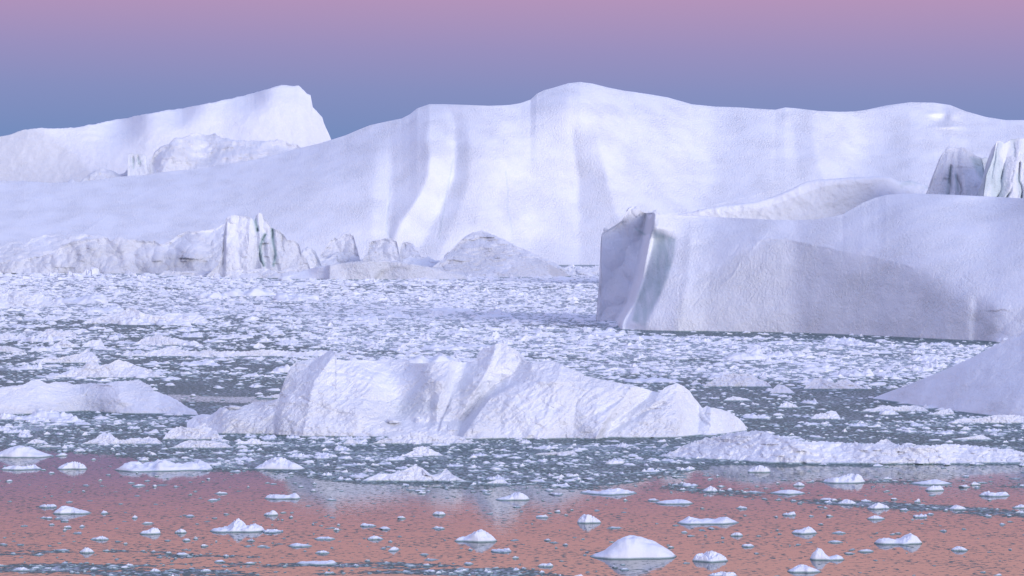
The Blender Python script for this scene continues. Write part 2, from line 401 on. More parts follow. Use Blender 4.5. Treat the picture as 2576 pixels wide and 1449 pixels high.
o = sheet('iceberg', main_top, [(-420,668),(1500,668),(3000,668)],
      [(-200,560,20),(0,500,18),(100,560,19),(300,480,17),(300,600,21),(500,440,17),(500,540,21),(650,480,22),(600,600,26),(760,400,17),(760,560,32),(850,400,24),(860,520,38),
       (900,620,42),(940,345,24),(1000,420,40),(1000,560,44),(1060,285,22),(1120,300,30),(1150,420,62),(1120,600,50),(1250,290,28),(1250,340,42),(1250,450,60),(1250,600,60),(1400,240,16),(1420,282,62),(1465,285,60),(1420,330,58),(1480,250,16),(1370,262,18),(1300,300,26),(1300,360,36),
       (1460,225,20),(1430,450,58),(1430,620,50),(1530,240,24),(1560,300,38),(1600,450,40),(1600,600,36),(1700,280,28),(1700,400,40),(1850,300,32),(1850,450,36),(1800,560,26),
       (2000,300,32),(2000,420,36),(2100,350,38),(2150,420,30),(2200,450,22),(2250,300,36),(2330,275,24),(2400,340,30),(2400,420,24),(2300,480,34),(2500,330,24),(2560,400,30),(2800,400,30),(1900,650,40),(2400,650,40)], reg=45, xb=14,
      dents=[(2365,300,24,12,7),(2398,288,18,13,-6),(2385,319,34,5,-4),(2352,286,20,5,-3),(1990,290,20,14,-3)],
      marks=[([(200,590),(240,562),(300,522),(368,478)],2.5,-1.4),([(30,570),(70,530),(115,492)],2.5,-1.2),([(985,470),(978,520),(972,575),(985,606)],2.0,1.2),([(1272,430),(1278,480),(1276,520),(1290,590)],2.0,1.2),
             ([(1120,400),(1112,500),(1098,600)],2.0,1.2),([(2140,500),(2050,470),(1800,560)],2,0.5),([(1640,545),(1780,520),(1930,480),(1965,468),(2110,462)],3,-1.0)],
      dx=2.6, rows=230, jag=(0, 1), curtains=main_curt, cgain=1.2, soft=2,
      rough=[('f', 2.4, 120, 160, 70), ('f', 0.25, 45, 70, 26), ('f', 0.35, 16, 20, 9), ('r', -0.0, 10, 10, 5)],
      back=0.9, mat='snow_main', blue=main_blue,
      dirt=lambda X, Y, n: 0.05+0.2*line(X, Y, [(1430,300),(1500,560)], 60)*0)
tag(o, 'huge smooth rounded iceberg with rippled snow folds filling the middle distance', IB)
great = o

# small torn hollow high on the right shoulder of the great berg
def crater(name, cx, cy, wpx, hpx, D, parent):
    nu, nv = 60, 26
    u = np.linspace(-1, 1, nu)[None]; v = np.linspace(-1, 1, nv)[:, None]
    X = cx+u*wpx/2+v*0; Y = cy-v*hpx/2-u*hpx*0.25
    r = np.sqrt(u**2+v**2)
    lip = 2.2*np.exp(-((r-0.6)/0.16)**2)*(0.6+0.6*fbm(u*3+9, v*3, 0.4)) - 3.0*np.exp(-(r/0.4)**2)*0 + 0*u
    fade = sstep(1.0, 0.75, r)
    return X, Y, lip*fade-1.2*(1-fade)

# ================================================================== right: low berg with bare cliff and overhanging snow lip
def rcliff(X): 
    return np.interp(X, [1640,1720,1760,1850,1950,2060,2140,2230,2290,2340,2360], [560,545,540,530,505,470,460,458,462,462,480])
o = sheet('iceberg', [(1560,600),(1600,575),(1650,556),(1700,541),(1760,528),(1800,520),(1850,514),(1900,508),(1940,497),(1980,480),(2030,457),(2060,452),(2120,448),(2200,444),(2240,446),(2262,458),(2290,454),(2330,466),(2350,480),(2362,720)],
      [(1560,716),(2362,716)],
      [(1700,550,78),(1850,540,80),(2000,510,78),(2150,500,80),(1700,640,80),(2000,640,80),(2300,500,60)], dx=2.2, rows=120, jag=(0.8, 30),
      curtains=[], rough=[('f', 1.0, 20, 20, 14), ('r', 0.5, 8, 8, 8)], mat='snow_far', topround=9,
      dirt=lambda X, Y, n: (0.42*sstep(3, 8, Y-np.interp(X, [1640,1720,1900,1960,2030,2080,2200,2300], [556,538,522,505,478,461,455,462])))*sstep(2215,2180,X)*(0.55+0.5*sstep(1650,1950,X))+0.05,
      blue=lambda X, Y, n: 0.35*sstep(2180, 2215, X)*sstep(0.1, -0.4, n)+0.0*Y)
tag(o, 'low iceberg with a bare beige cliff under a snow lip, behind the flat topped berg', IB)

# ice towers on the right edge
def tower_curt(xl, xr, y0, y1, n, amp, lean, seed):
    r = random.Random(seed); c = []; amp *= 0.75
    for i in range(n+1):
        x = xl+(xr-xl)*i/n
        a = (amp if i % 2 else -amp)*r.uniform(0.1, 1.5)
        xo = r.uniform(-0.4, 0.4)*(xr-xl)/n
        c.append(([(y0, x+xo+lean), (y1, x+xo*0.5)], [(y0, a*0.5), (y1, a)]))
    return [c]
o = sheet('iceberg', [(2318,720),(2330,490),(2340,470),(2350,440),(2362,410),(2372,385),(2382,372),(2392,370),(2405,373),(2425,372),(2440,382),(2455,392),(2470,398),(2490,500),(2500,720)], [(2318,722),(2500,722)],
      [(2400,380,40),(2390,450,68),(2450,450,66),(2400,600,75)], dx=1.8, rows=120, jag=(1.2, 12),
      curtains=[[([(370,2378),(480,2340)], [(370,0.00),(500,1.20)]), ([(370,2388),(480,2362)], [(370,-0.90),(500,-1.20)]), ([(400,2392),(500,2388)], [(370,-0.30),(440,1.20),(500,1.50)]), ([(400,2400),(500,2402)], [(370,-0.60),(500,-1.80)]),
                 ([(400,2408),(500,2414)], [(370,0.00),(460,1.50),(500,1.50)]), ([(400,2420),(500,2430)], [(370,-0.90),(500,-2.10)]), ([(400,2445),(500,2490)], [(370,0.90),(500,4.20)])]],
      rough=[('c', 1.1, 6, 9, 10), ('c', 0.5, 2, 4, 3)], mat='snow_rubble', soft=1, marks=[([(2406,438),(2412,480),(2408,500)],2.2,5),([(2392,418),(2386,460),(2380,500)],2.5,3),([(2370,385),(2350,450)],2,1),([(2425,410),(2440,500)],2,1)],
      blue=lambda X, Y, n: np.maximum.reduce([line(X, Y, [(2392,420),(2386,460),(2384,495)], 4)*0.55, 0.7*line(X, Y, [(2404,440),(2411,480)], 2.5), 0.6*softpoly(X, Y, [(2440,395),(2475,400),(2495,440),(2495,560),(2470,560),(2480,470),(2455,430)], 6)]))
tag(o, 'leaning crevassed ice tower with blue cracks on the right, left of the taller one', IB, 'ice towers at right')
o = sheet('iceberg', [(2440,720),(2462,400),(2480,396),(2520,402),(2560,720)], [(2440,716),(2560,716)], [(2500,450,80),(2500,600,80)], dx=3, rows=70, jag=(1, 20),
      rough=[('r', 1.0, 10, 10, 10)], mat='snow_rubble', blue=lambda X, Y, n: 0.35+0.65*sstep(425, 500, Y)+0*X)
tag(o, 'shadowy blue green ice wall in the gap between two ice towers', IB)
o = sheet('iceberg', [(2466,720),(2474,500),(2482,440),(2492,415),(2500,392),(2506,360),(2512,354),(2525,360),(2540,352),(2576,346),(2640,340),(2700,360),(2740,420),(2760,720)], [(2466,726),(2760,726)],
      [(2530,380,60),(2530,450,72),(2600,600,75)], dx=1.8, rows=120, jag=(2, 14),
      curtains=tower_curt(2476, 2700, 355, 500, 8, 1.5, 26, 5),
      rough=[('c', 1.8, 6, 9, 16), ('r', 0.3, 4, 4, 7)], mat='snow_rubble', soft=1, marks=[([(2530,400),(2505,500)],2,3),([(2548,430),(2530,500)],2,4),([(2565,410),(2560,460),(2568,500)],2.2,5),([(2510,360),(2490,460)],2,2)],
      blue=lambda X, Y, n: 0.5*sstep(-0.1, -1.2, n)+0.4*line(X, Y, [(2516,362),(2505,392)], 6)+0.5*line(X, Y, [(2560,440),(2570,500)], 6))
tag(o, 'tall ribbed ice tower cut by the right edge, behind the flat topped iceberg', IB, 'ice towers at right')

# ================================================================== ice at the foot of the great berg
o = sheet('iceberg', [(-160,660),(-80,625),(0,622),(20,612),(45,606),(70,612),(80,600),(110,594),(150,590),(190,588),(230,592),(262,592),(272,600),(290,606),(310,640),(325,672)], [(-160,680),(325,680)],
      [(100,640,30),(100,600,28)], dx=2.2, rows=60, jag=(3, 20), rough=[('c', 2.0, 7, 9, 3.2), ('c', 1.0, 3, 4, 2)], mat='snow_rubble')
tag(o, 'low mound of snowy ice rubble below the long slope at left edge', IB)
o = sheet('iceberg', [(-200,690),(-160,670),(0,662),(60,652),(130,640),(142,634),(150,624),(170,612),(200,606),(235,602),(270,598),(278,606),(292,600),(300,594),(316,602),(340,604),(360,607),(388,606),(405,616),(430,606),(450,592),(470,580),(480,584),(520,580),(545,574),(560,566),(572,560),(585,688)],
      [(-200,689),(585,690)],
      [(60,670,60),(60,655,30),(200,650,74),(200,610,50),(300,650,66),(380,650,60),(450,600,30),(480,660,60),(540,620,34),(540,670,55)], dx=1.8, rows=90, jag=(2.2, 16),
      curtains=tower_curt(120, 520, 610, 690, 9, 1.4, 8, 11),
      rough=[('c', 3.0, 8, 12, 9), ('c', 1.6, 3.2, 5, 3.6), ('r', 0.3, 5.5, 5.5, 5)], mat='snow_rubble', soft=1,
      dirt=lambda X, Y, n: 0.18*softpoly(X, Y, [(-200,660),(120,652),(200,625),(300,615),(560,660),(560,700),(-200,700)], 8)+0.35*softpoly(X, Y, [(360,650),(470,640),(500,692),(340,692)], 12))
tag(o, 'long ragged ice cliff with grey silty gullies under the snow slope at left', IB)
o = sheet('iceberg', [(520,694),(548,668),(558,640),(562,600),(566,570),(568,552),(576,545),(582,541),(600,543),(622,545),(634,551),(641,556),(644,542),(650,535),(658,538),(664,550),(676,562),(682,574),(700,580),(712,590),(722,603),(740,606),(752,614),(758,640),(770,650),(790,700)],
      [(520,697),(790,697)], [(600,560,68),(600,650,72),(650,560,72),(720,640,62)], dx=1.4, rows=120, jag=(1.8, 9),
      curtains=[[([(540,566),(690,560)], [(540,1.80),(690,2.70)]), ([(540,572),(690,566)], [(540,-0.90),(690,-0.90)]), ([(540,600),(690,600)], [(540,0.45),(690,0.45)]), ([(540,630),(690,622)], [(540,-0.90),(690,-2.25)]),
                 ([(540,641),(600,646),(690,644)], [(540,2.25),(690,1.80)]), ([(540,650),(640,656),(690,660)], [(540,-1.35),(690,-1.80)]), ([(540,660),(640,664),(690,668)], [(540,0.00),(690,2.25)]),
                 ([(540,674),(640,676),(690,690)], [(540,-1.35),(690,-1.80)]), ([(570,684),(640,688),(690,700)], [(540,0.00),(600,1.80),(690,1.35)]), ([(570,692),(640,698),(690,712)], [(540,-0.90),(690,-2.25)]), ([(570,745),(690,750)], [(540,0.00),(690,0.00)])]],
      rough=[('c', 1.8, 5, 10, 10), ('c', 1.0, 2.5, 4, 3.5), ('r', 0.2, 3.5, 3.5, 4)], mat='snow_rubble', soft=1, marks=[([(641,552),(647,580)],2.6,7),([(666,590),(654,620),(656,645),(664,668)],2.2,5),([(684,575),(687,610),(694,640),(688,668)],2.2,6),([(622,590),(634,640),(630,680)],2.0,1.3),([(590,600),(602,650)],2.0,1),([(712,600),(716,650)],2.0,1.3)],
      blue=lambda X, Y, n: np.maximum.reduce([line(X, Y, [(641,552),(647,580)], 4.5), line(X, Y, [(666,590),(654,620),(656,645),(664,668)], 4), line(X, Y, [(684,575),(687,610),(694,640),(688,668)], 3.5)]))
tag(o, 'shattered ice tower with dark blue green crevices in front of the snow slope', IB)

foot = [
 ([(735,660),(745,640),(760,632),(775,625),(790,632),(800,645),(815,690)], 668, 6, 'pile of broken snow blocks right of the crevassed tower'),
 ([(795,690),(806,640),(822,618),(832,606),(842,597),(856,600),(868,590),(880,588),(890,596),(896,620),(905,650),(912,690)], 665, 3, 'pointed two peaked ice block below the great berg'),
 ([(905,690),(916,648),(928,630),(925,615),(938,606),(960,602),(985,600),(998,608),(1004,640),(1014,690)], 667, 2, 'angular split ice block left of a rounded white one'),
 ([(998,680),(1004,640),(1012,612),(1022,608),(1040,616),(1052,632),(1060,648),(1064,680)], 664, 1.5, 'rounded bright ice block among the row at the cliff foot'),
 ([(1108,690),(1118,642),(1128,634),(1148,628),(1152,690)], 664, 1.5, 'small square white block on the left of a cracked pair'),
 ([(1148,690),(1150,624),(1160,620),(1175,628),(1184,632),(1184,650),(1192,690)], 665, 1.5, 'small white block with a blue fissure beside the speckled mound'),
]
for i, (tp, yb, jg, lb) in enumerate(foot):
    o = sheet('iceberg', tp, [(tp[0][0], yb+26), (tp[-1][0], yb+26)], [(tp[2][0], tp[2][1], 50), ((tp[0][0]+tp[-1][0])/2, yb, 68), (tp[-2][0], tp[-2][1], 70)], dx=1.2, rows=60, jag=(jg, 14),
              curtains=tower_curt(tp[0][0], tp[-1][0], yb-70, yb, 2, 1.2, 4, 30+i),
              rough=[('c', 2.8, 6, 9, 6), ('c', 1.0, 2.5, 4, 2.5)], mat='snow_rubble', soft=1, blue=(lambda X, Y, n: 0.6*line(X, Y, [(1158,632),(1154,652)], 4)) if i == 5 else None)
    tag(o, lb, IB, 'ice blocks at the foot of the great berg')
o = sheet('iceberg', [(1060,692),(1088,672),(1105,660),(1122,645),(1140,624),(1158,606),(1172,594),(1190,585),(1210,581),(1225,584),(1242,592),(1270,604),(1300,620),(1335,634),(1365,648),(1395,662),(1420,676),(1440,692)], [(1060,695),(1440,695)],
      [(1210,600,30),(1250,640,34),(1150,650,32),(1350,670,34)], dx=2, rows=80, jag=(1.2, 22), rough=[('r', 0.8, 22, 12, 3.4), ('c', 1.2, 3.2, 4, 1.6), ('c', 1.6, 9, 9, 4), ('r', 0.45, 5, 5, 3), ('f', 2.5, 40, 40, 20)], mat='snow_rubble',
      dirt=lambda X, Y, n: 0.08+0*X)
tag(o, 'speckled grey cone shaped ice mound at the foot of the bright folded cliff', IB)
o = sheet('iceberg', [(1262,697),(1280,680),(1292,664),(1310,658),(1330,652),(1350,650),(1372,660),(1392,672),(1412,682),(1428,690),(1436,697)], [(1262,698),(1380,698),(1436,696)],
      [(1330,670,60),(1380,685,60),(1340,655,30)], dx=1.8, rows=50, jag=(2, 20), rough=[('r', 0.60, 12, 12, 8), ('r', 0.35, 5, 5, 3)], mat='snow_rubble', dirt=lambda X, Y, n: 0.25+0*X)
tag(o, 'small pale pyramid of ice leaning on the right end of the speckled mound', IB)
o = sheet('iceberg', [(700,700),(760,682),(800,672),(860,662),(900,657),(960,655),(1000,658),(1040,665),(1080,672),(1110,680),(1150,686),(1172,694),(1180,703)], [(700,704),(1180,704)],
      [(760,690,22),(830,690,76),(900,680,80),(1000,690,78),(1080,690,76),(1150,695,60)], dx=1.8, rows=60, jag=(1, 26), topround=5,
      curtains=[[([(650,700),(710,700)], [(650,10),(710,10)]), ([(650,822),(710,820)], [(650,8),(710,8)]), ([(650,828),(710,826)], [(650,0),(710,0)]), ([(650,925),(710,940)], [(650,-3),(710,-3)]),
                 ([(650,985),(680,965),(705,948)], [(650,2),(710,4)]), ([(650,1040),(710,1020)], [(650,-1),(710,-1)]), ([(650,1180),(710,1180)], [(650,5),(710,5)])]],
      rough=[('f', 1.2, 20, 20, 10), ('c', 0.8, 6, 8, 5)], mat='snow_rubble', soft=1,
      dirt=lambda X, Y, n: 0.3*sstep(822, 830, X)*sstep(1130, 1060, X)+0.6*line(X, Y, [(945,700),(965,682),(1000,672),(1030,676)], 5))
tag(o, 'low flat iceberg with a creamy vertical front and a brown crack at the ice edge', IB)
# scattered rubble ridges along the foot
for i, (xa, xb, yb, h, lb) in enumerate([(560, 830, 701, 30, 'bumpy snow apron of small blocks under the crevassed tower'),
                                         (1400, 1530, 694, 26, 'low broken ice heap between the speckled mound and the grey cliff'),
                                         (1180, 1300, 699, 12, 'thin strip of shore ice under the speckled mound'),
                                         (738, 862, 692, 62, 'jagged white heap between the crevassed tower and the pointed two peaked block'),
                                         (1000, 1125, 692, 56, 'jagged white heap left of the cracked pair of small blocks'),
                                         (850, 965, 691, 52, 'crumbled white band under the pointed two peaked ice block'),
                                         (395, 575, 696, 16, 'low dirty ice hummock at the water under the ragged cliff')]):
    tp = [(xa, yb-1)]+[(xa+(xb-xa)*k/8, yb-h*(0.6+0.4*random.random())) for k in range(1, 8)]+[(xb, yb-1)]
    o = sheet('iceberg', tp, [(xa, yb), (xb, yb)], [((xa+xb)/2, yb-h*0.5, 34)], dx=1.6, rows=40, jag=(3, 12), rough=[('c', 1.8, 5, 7, 3), ('c', 1.0, 2.4, 4, 1.6)], mat='snow_rubble')
    tag(o, lb, IB)

# ================================================================== the near flat topped iceberg at right
nb_top = [(1500,831),(1501,780),(1505,740),(1512,640),(1509,600),(1516,585),(1532,576),(1548,566),(1563,556),(1574,538),(1582,524),(1592,519),(1604,524),(1614,532),(1626,536),(1642,534),(1652,540),(1668,538),(1700,540),(1760,543),(1800,546),(1880,550),(1950,553),(2000,554),(2050,552),(2090,546),(2120,539),(2150,522),(2170,510),(2200,498),(2230,490),(2270,487),(2300,487),(2400,490),(2500,495),(2576,499),(2800,520),(3050,600),(3150,840)]
nb_base = [(1500,832),(1600,832),(1740,833),(1900,836),(2000,838),(2200,846),(2440,858),(2520,862),(2700,866),(3150,866)]
scarp = [(1700,560),(1800,640),(1900,610),(1960,602),(2030,612),(2100,633),(2200,652),(2300,678),(2360,705),(2400,735),(2430,780),(2450,830)]
def scarpY(X): return np.interp(X, [1700,1760,1850,1950,2030,2100,2200,2300,2360,2400,2430,2455], [800,740,660,603,612,633,652,678,705,738,785,858])
nb_slopes = []
for X in range(1750, 2460, 60):
    sy = float(scarpY(np.array(X)))
    nb_slopes += [(X, sy-22, 32), (X, sy-60, 26), (X, sy+14, 66), (X, sy+60, 70), (X, 820, 72)]
nb_slopes += [(1700,560,40),(1700,620,55),(1690,700,60),(1660,790,62),(1740,600,38),(1780,640,45),(1760,700,55),(1800,560,26),(2000,560,22),(2000,580,26),(2200,520,16),(2300,505,14),(2500,515,14),(2200,580,22),(2400,580,20),(2500,650,22),(2500,740,30),(2500,830,50),(2700,700,30),
              (1540,700,80),(1540,620,80),(1590,560,60),(1530,760,82),(1640,650,80),(1600,780,80),(1560,690,80)]
nb_curt = [[
 ([(520,1400),(850,1400)], [(520,70),(850,70)]),
 ([(540,1632),(600,1621),(700,1600),(760,1580),(812,1551),(850,1540)], [(520,70),(850,70)]),
 ([(540,1640),(600,1630),(700,1610),(760,1590),(812,1560)], [(520,2),(600,5),(760,6),(850,0)]),       # left lip of the groove (snow rib)
 ([(540,1643),(600,1634),(700,1611),(760,1591),(812,1562)], [(520,0),(600,2),(760,2.5),(850,0)]),
 ([(540,1646),(590,1640),(700,1614),(760,1594),(815,1565)], [(520,1),(575,2),(600,9),(700,11),(790,9),(850,4)]),   # bottom of the groove
 ([(540,1690),(590,1700),(640,1694),(700,1676),(730,1665),(770,1648),(815,1625)], [(520,0),(560,0),(600,1),(700,-1),(790,-1),(850,0)]),   # sharp right edge
 ([(560,1740),(700,1730),(850,1700)], [(520,0),(600,-2),(850,-4)]),
 ([(560,1800),(850,1770)], [(520,0),(600,-1),(850,-2)]),
 ([(500,2450),(850,2440)], [(520,0),(850,0)]),
 ([(500,2465),(850,2452)], [(520,0),(740,0),(770,1),(850,1.5)]),
 ([(500,2510),(850,2500)], [(520,0),(740,0),(770,-1),(850,-1)]),
 ([(500,2600),(850,2600)], [(520,0),(850,-3)]),
]]
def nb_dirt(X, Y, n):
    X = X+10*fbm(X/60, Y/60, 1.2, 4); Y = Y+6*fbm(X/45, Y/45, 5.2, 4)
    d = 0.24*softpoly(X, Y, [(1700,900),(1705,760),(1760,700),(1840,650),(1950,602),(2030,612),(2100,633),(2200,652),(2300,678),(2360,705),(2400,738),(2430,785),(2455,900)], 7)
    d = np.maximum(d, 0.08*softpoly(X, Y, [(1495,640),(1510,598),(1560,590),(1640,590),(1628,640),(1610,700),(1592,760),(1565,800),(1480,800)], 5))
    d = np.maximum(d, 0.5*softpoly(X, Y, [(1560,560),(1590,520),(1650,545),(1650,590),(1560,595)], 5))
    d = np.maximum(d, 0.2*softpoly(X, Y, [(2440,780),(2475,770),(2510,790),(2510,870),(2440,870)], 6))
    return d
def nb_blue(X, Y, n):
    g = (0.55+0.3*fbm(X/14, Y/40, 2.2, 4))*softpoly(X, Y, [(1650,585),(1702,600),(1694,645),(1680,700),(1664,735),(1640,780),(1622,822),(1590,806),(1600,760),(1622,700),(1638,640)], 5)
    return np.maximum(g, 0.6*line(X, Y, [(1600,575),(1622,590)], 3))
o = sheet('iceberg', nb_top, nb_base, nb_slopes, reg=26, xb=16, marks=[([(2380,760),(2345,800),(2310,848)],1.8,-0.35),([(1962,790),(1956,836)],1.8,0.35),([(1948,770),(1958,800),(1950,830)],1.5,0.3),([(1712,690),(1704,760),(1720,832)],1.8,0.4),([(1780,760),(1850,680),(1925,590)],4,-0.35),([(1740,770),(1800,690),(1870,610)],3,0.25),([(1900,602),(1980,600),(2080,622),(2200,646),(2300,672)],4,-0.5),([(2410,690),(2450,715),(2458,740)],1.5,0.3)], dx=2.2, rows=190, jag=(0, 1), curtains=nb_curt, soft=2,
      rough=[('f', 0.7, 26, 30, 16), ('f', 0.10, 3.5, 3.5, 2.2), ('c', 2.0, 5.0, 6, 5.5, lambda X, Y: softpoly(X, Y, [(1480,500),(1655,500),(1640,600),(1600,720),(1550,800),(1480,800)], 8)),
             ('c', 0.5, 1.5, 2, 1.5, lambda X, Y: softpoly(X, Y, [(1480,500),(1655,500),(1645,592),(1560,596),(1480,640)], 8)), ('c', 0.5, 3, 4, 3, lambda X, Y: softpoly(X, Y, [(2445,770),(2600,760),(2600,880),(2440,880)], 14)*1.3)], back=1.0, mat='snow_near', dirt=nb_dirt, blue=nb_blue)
tag(o, 'large flat topped iceberg at right with a grey cliff face and a green grey groove', IB)
near = o
def lump(name, cx, cy, w, h, D, seed, mat='snow_near', parent=None, flat=0.8):
    """small angular ice lump (closed) centred at a picture position and depth"""
    nu, nv = 26, 16
    th = np.linspace(0, 2*np.pi, nu, endpoint=False)[None]; ph = np.linspace(0.03, np.pi-0.03, nv)[:, None]
    x = np.sin(ph)*np.cos(th); y = np.sin(ph)*np.sin(th); z = np.cos(ph)+0*th
    r = 1+0.35*fbm(x*1.4+seed, y*1.4, z*1.4, 3)
    s = D/F_
    kx_, kz_ = kxz(cx, cy)
    V = np.stack([x*r*w*s/2+D*kx_, y*r*w*s/2*flat+D, z*r*h*s/2+CAMZ+D*kz_], -1).reshape(-1, 3)
    i = np.arange(nv-1)[:, None]*nu+np.arange(nu)[None]; j = np.arange(nv-1)[:, None]*nu+(np.arange(nu)[None]+1) % nu
    q = np.stack([i, i+nu, j+nu, j], -1).reshape(-1, 4)
    return mesh_obj(name, V, q, M[mat], {'dirt': np.zeros(len(V)), 'blue': np.zeros(len(V))}, parent)
dn_ = water_depth(832)+72
lump('snow_cap', 1596, 534, 36, 26, dn_+8, 1.3, parent=near)
lump('snow_cap', 1646, 545, 26, 28, dn_+8, 4.1, parent=near)
lump('ice_chip', 1523, 578, 10, 12, dn_+5, 6.1, parent=near)

# smooth wedge entering from the right
o = sheet('iceberg', [(2196,1001),(2240,984),(2290,966),(2340,945),(2390,925),(2440,902),(2490,875),(2530,855),(2576,832),(2700,770),(2850,720),(3000,740),(3100,860),(3140,1080)],
      [(2196,1003),(2300,1021),(2400,1035),(2480,1045),(2576,1055),(2700,1068),(3140,1085)],
      [(2300,1000,22),(2500,950,24),(2500,1040,30),(2700,900,24),(2900,900,30)], reg=60, xb=20, dx=2.5, rows=110, jag=(0, 1), rough=[('f', 1.5, 16, 16, 9), ('f', 0.18, 2.6, 2.6, 1.5)], marks=[([(2440,1040),(2520,960),(2600,900)],3,-0.12),([(2540,1050),(2640,930)],3,0.12)], mat='snow_cone', back=1.0, topround=8)
tag(o, 'smooth lavender snow wedge entering from the right edge above the open water', IB)

# ================================================================== centre iceberg
ci_top = [(470,1064),(492,1046),(510,1042),(530,1044),(552,1030),(566,1022),(600,1028),(615,1020),(640,1012),(670,1012),(698,1004),(706,985),(714,962),(724,938),(733,922),(745,910),(770,906),(790,900),(810,895),(825,884),(832,880),(844,890),(846,905),(870,908),(900,905),(940,908),(975,904),(1000,905),(1022,906),(1032,914),(1060,916),(1085,914),(1110,910),(1140,908),(1165,912),(1188,910),(1200,900),(1205,886),(1215,878),(1232,874),(1246,865),(1262,863),(1275,868),(1290,876),(1305,886),(1315,898),(1328,911),(1345,914),(1372,908),(1390,908),(1408,914),(1425,926),(1440,932),(1460,936),(1472,946),(1500,952),(1540,960),(1580,968),(1610,974),(1640,984),(1660,988),(1672,976),(1688,968),(1702,964),(1720,972),(1735,984),(1745,1000),(1756,1012),(1768,1028),(1778,1021),(1790,1026),(1815,1030),(1840,1040),(1858,1052),(1872,1066),(1880,1082)]
ci_base = [(470,1087),(560,1094),(700,1096),(850,1098),(940,1100),(1190,1104),(1260,1101),(1500,1102),(1700,1099),(1800,1094),(1880,1086)]
ci_curt = [[
 ([(880,690),(1100,690)], [(880,2.5),(1100,1)]),
 ([(880,820),(960,735),(1010,716),(1100,700)], [(880,1.5),(1100,0)]),
 ([(880,850),(960,790),(1100,760)], [(880,-1.4),(960,-1.6),(1100,-1.44)]),
 ([(900,1000),(980,930),(1050,900),(1100,900)], [(900,0.2),(980,-0.8),(1100,-0.72)]),
 ([(905,1035),(960,1050),(1020,1010),(1060,990),(1100,980)], [(900,0.6),(980,1.2),(1040,1.9),(1085,0.5),(1100,0)]),
 ([(905,1080),(940,1070),(1000,1085),(1060,1080),(1100,1060)], [(900,-0.3),(960,-0.4),(1020,1.6),(1060,2.6),(1085,0.8),(1100,0)]),
 ([(905,1140),(960,1120),(1020,1100),(1060,1100),(1100,1080)], [(900,-0.8),(960,-1.6),(1020,0.2),(1060,2),(1100,0.2)]),
 ([(905,1160),(960,1135),(1020,1130),(1100,1100)], [(900,1),(960,0.6),(1020,1.2),(1060,2.4),(1100,0.2)]),
 ([(868,1190),(900,1180),(950,1160),(1000,1140),(1060,1110),(1100,1100)], [(868,1.6),(960,1.2),(1020,0.4),(1060,1.5),(1100,0.3)]),
 ([(868,1246),(900,1240),(950,1216),(1000,1186),(1060,1150),(1100,1135)], [(868,-0.8),(920,-1.3),(960,-1.2),(1020,0.2),(1060,1.4),(1100,0.3)]),
 ([(868,1300),(910,1310),(940,1290),(970,1240),(1010,1200),(1060,1165),(1100,1150)], [(868,0.6),(910,1.2),(960,1.8),(1040,2.6),(1075,1.8),(1100,0.3)]),
 ([(900,1335),(930,1340),(960,1320),(1000,1235),(1060,1190),(1100,1165)], [(890,0.2),(930,-0.8),(1000,-1.2),(1060,-1.4),(1100,-1.26)]),
 ([(900,1420),(960,1400),(1060,1370),(1100,1360)], [(890,-0.3),(960,-2),(1060,-2.4),(1100,-2.16)]),
 ([(940,1490),(1000,1450),(1100,1440)], [(930,0.6),(980,-1.2),(1100,-1.08)]),
 ([(960,1600),(1010,1560),(1060,1520),(1100,1500)], [(950,-0.4),(1010,-1.6),(1060,-2.6),(1100,-2.34)]),
 ([(970,1650),(1000,1630),(1060,1545),(1100,1525)], [(950,0.6),(1000,1.4),(1060,0.8),(1100,0)]),
 ([(980,1665),(1020,1640),(1100,1600)], [(950,-0.2),(1000,-0.6),(1060,-1.4),(1100,-1.26)]),
 ([(970,1705),(1100,1700)], [(950,-0.6),(1060,-1.6),(1100,-1.44)]),
 ([(970,1760),(1100,1755)], [(950,1.6),(1060,1.2),(1100,0)]),
 ([(1000,1790),(1100,1785)], [(1000,-0.3),(1060,-0.8),(1100,-0.72)]),
 ([(1000,1880),(1100,1880)], [(1000,1),(1100,1)]),
]]
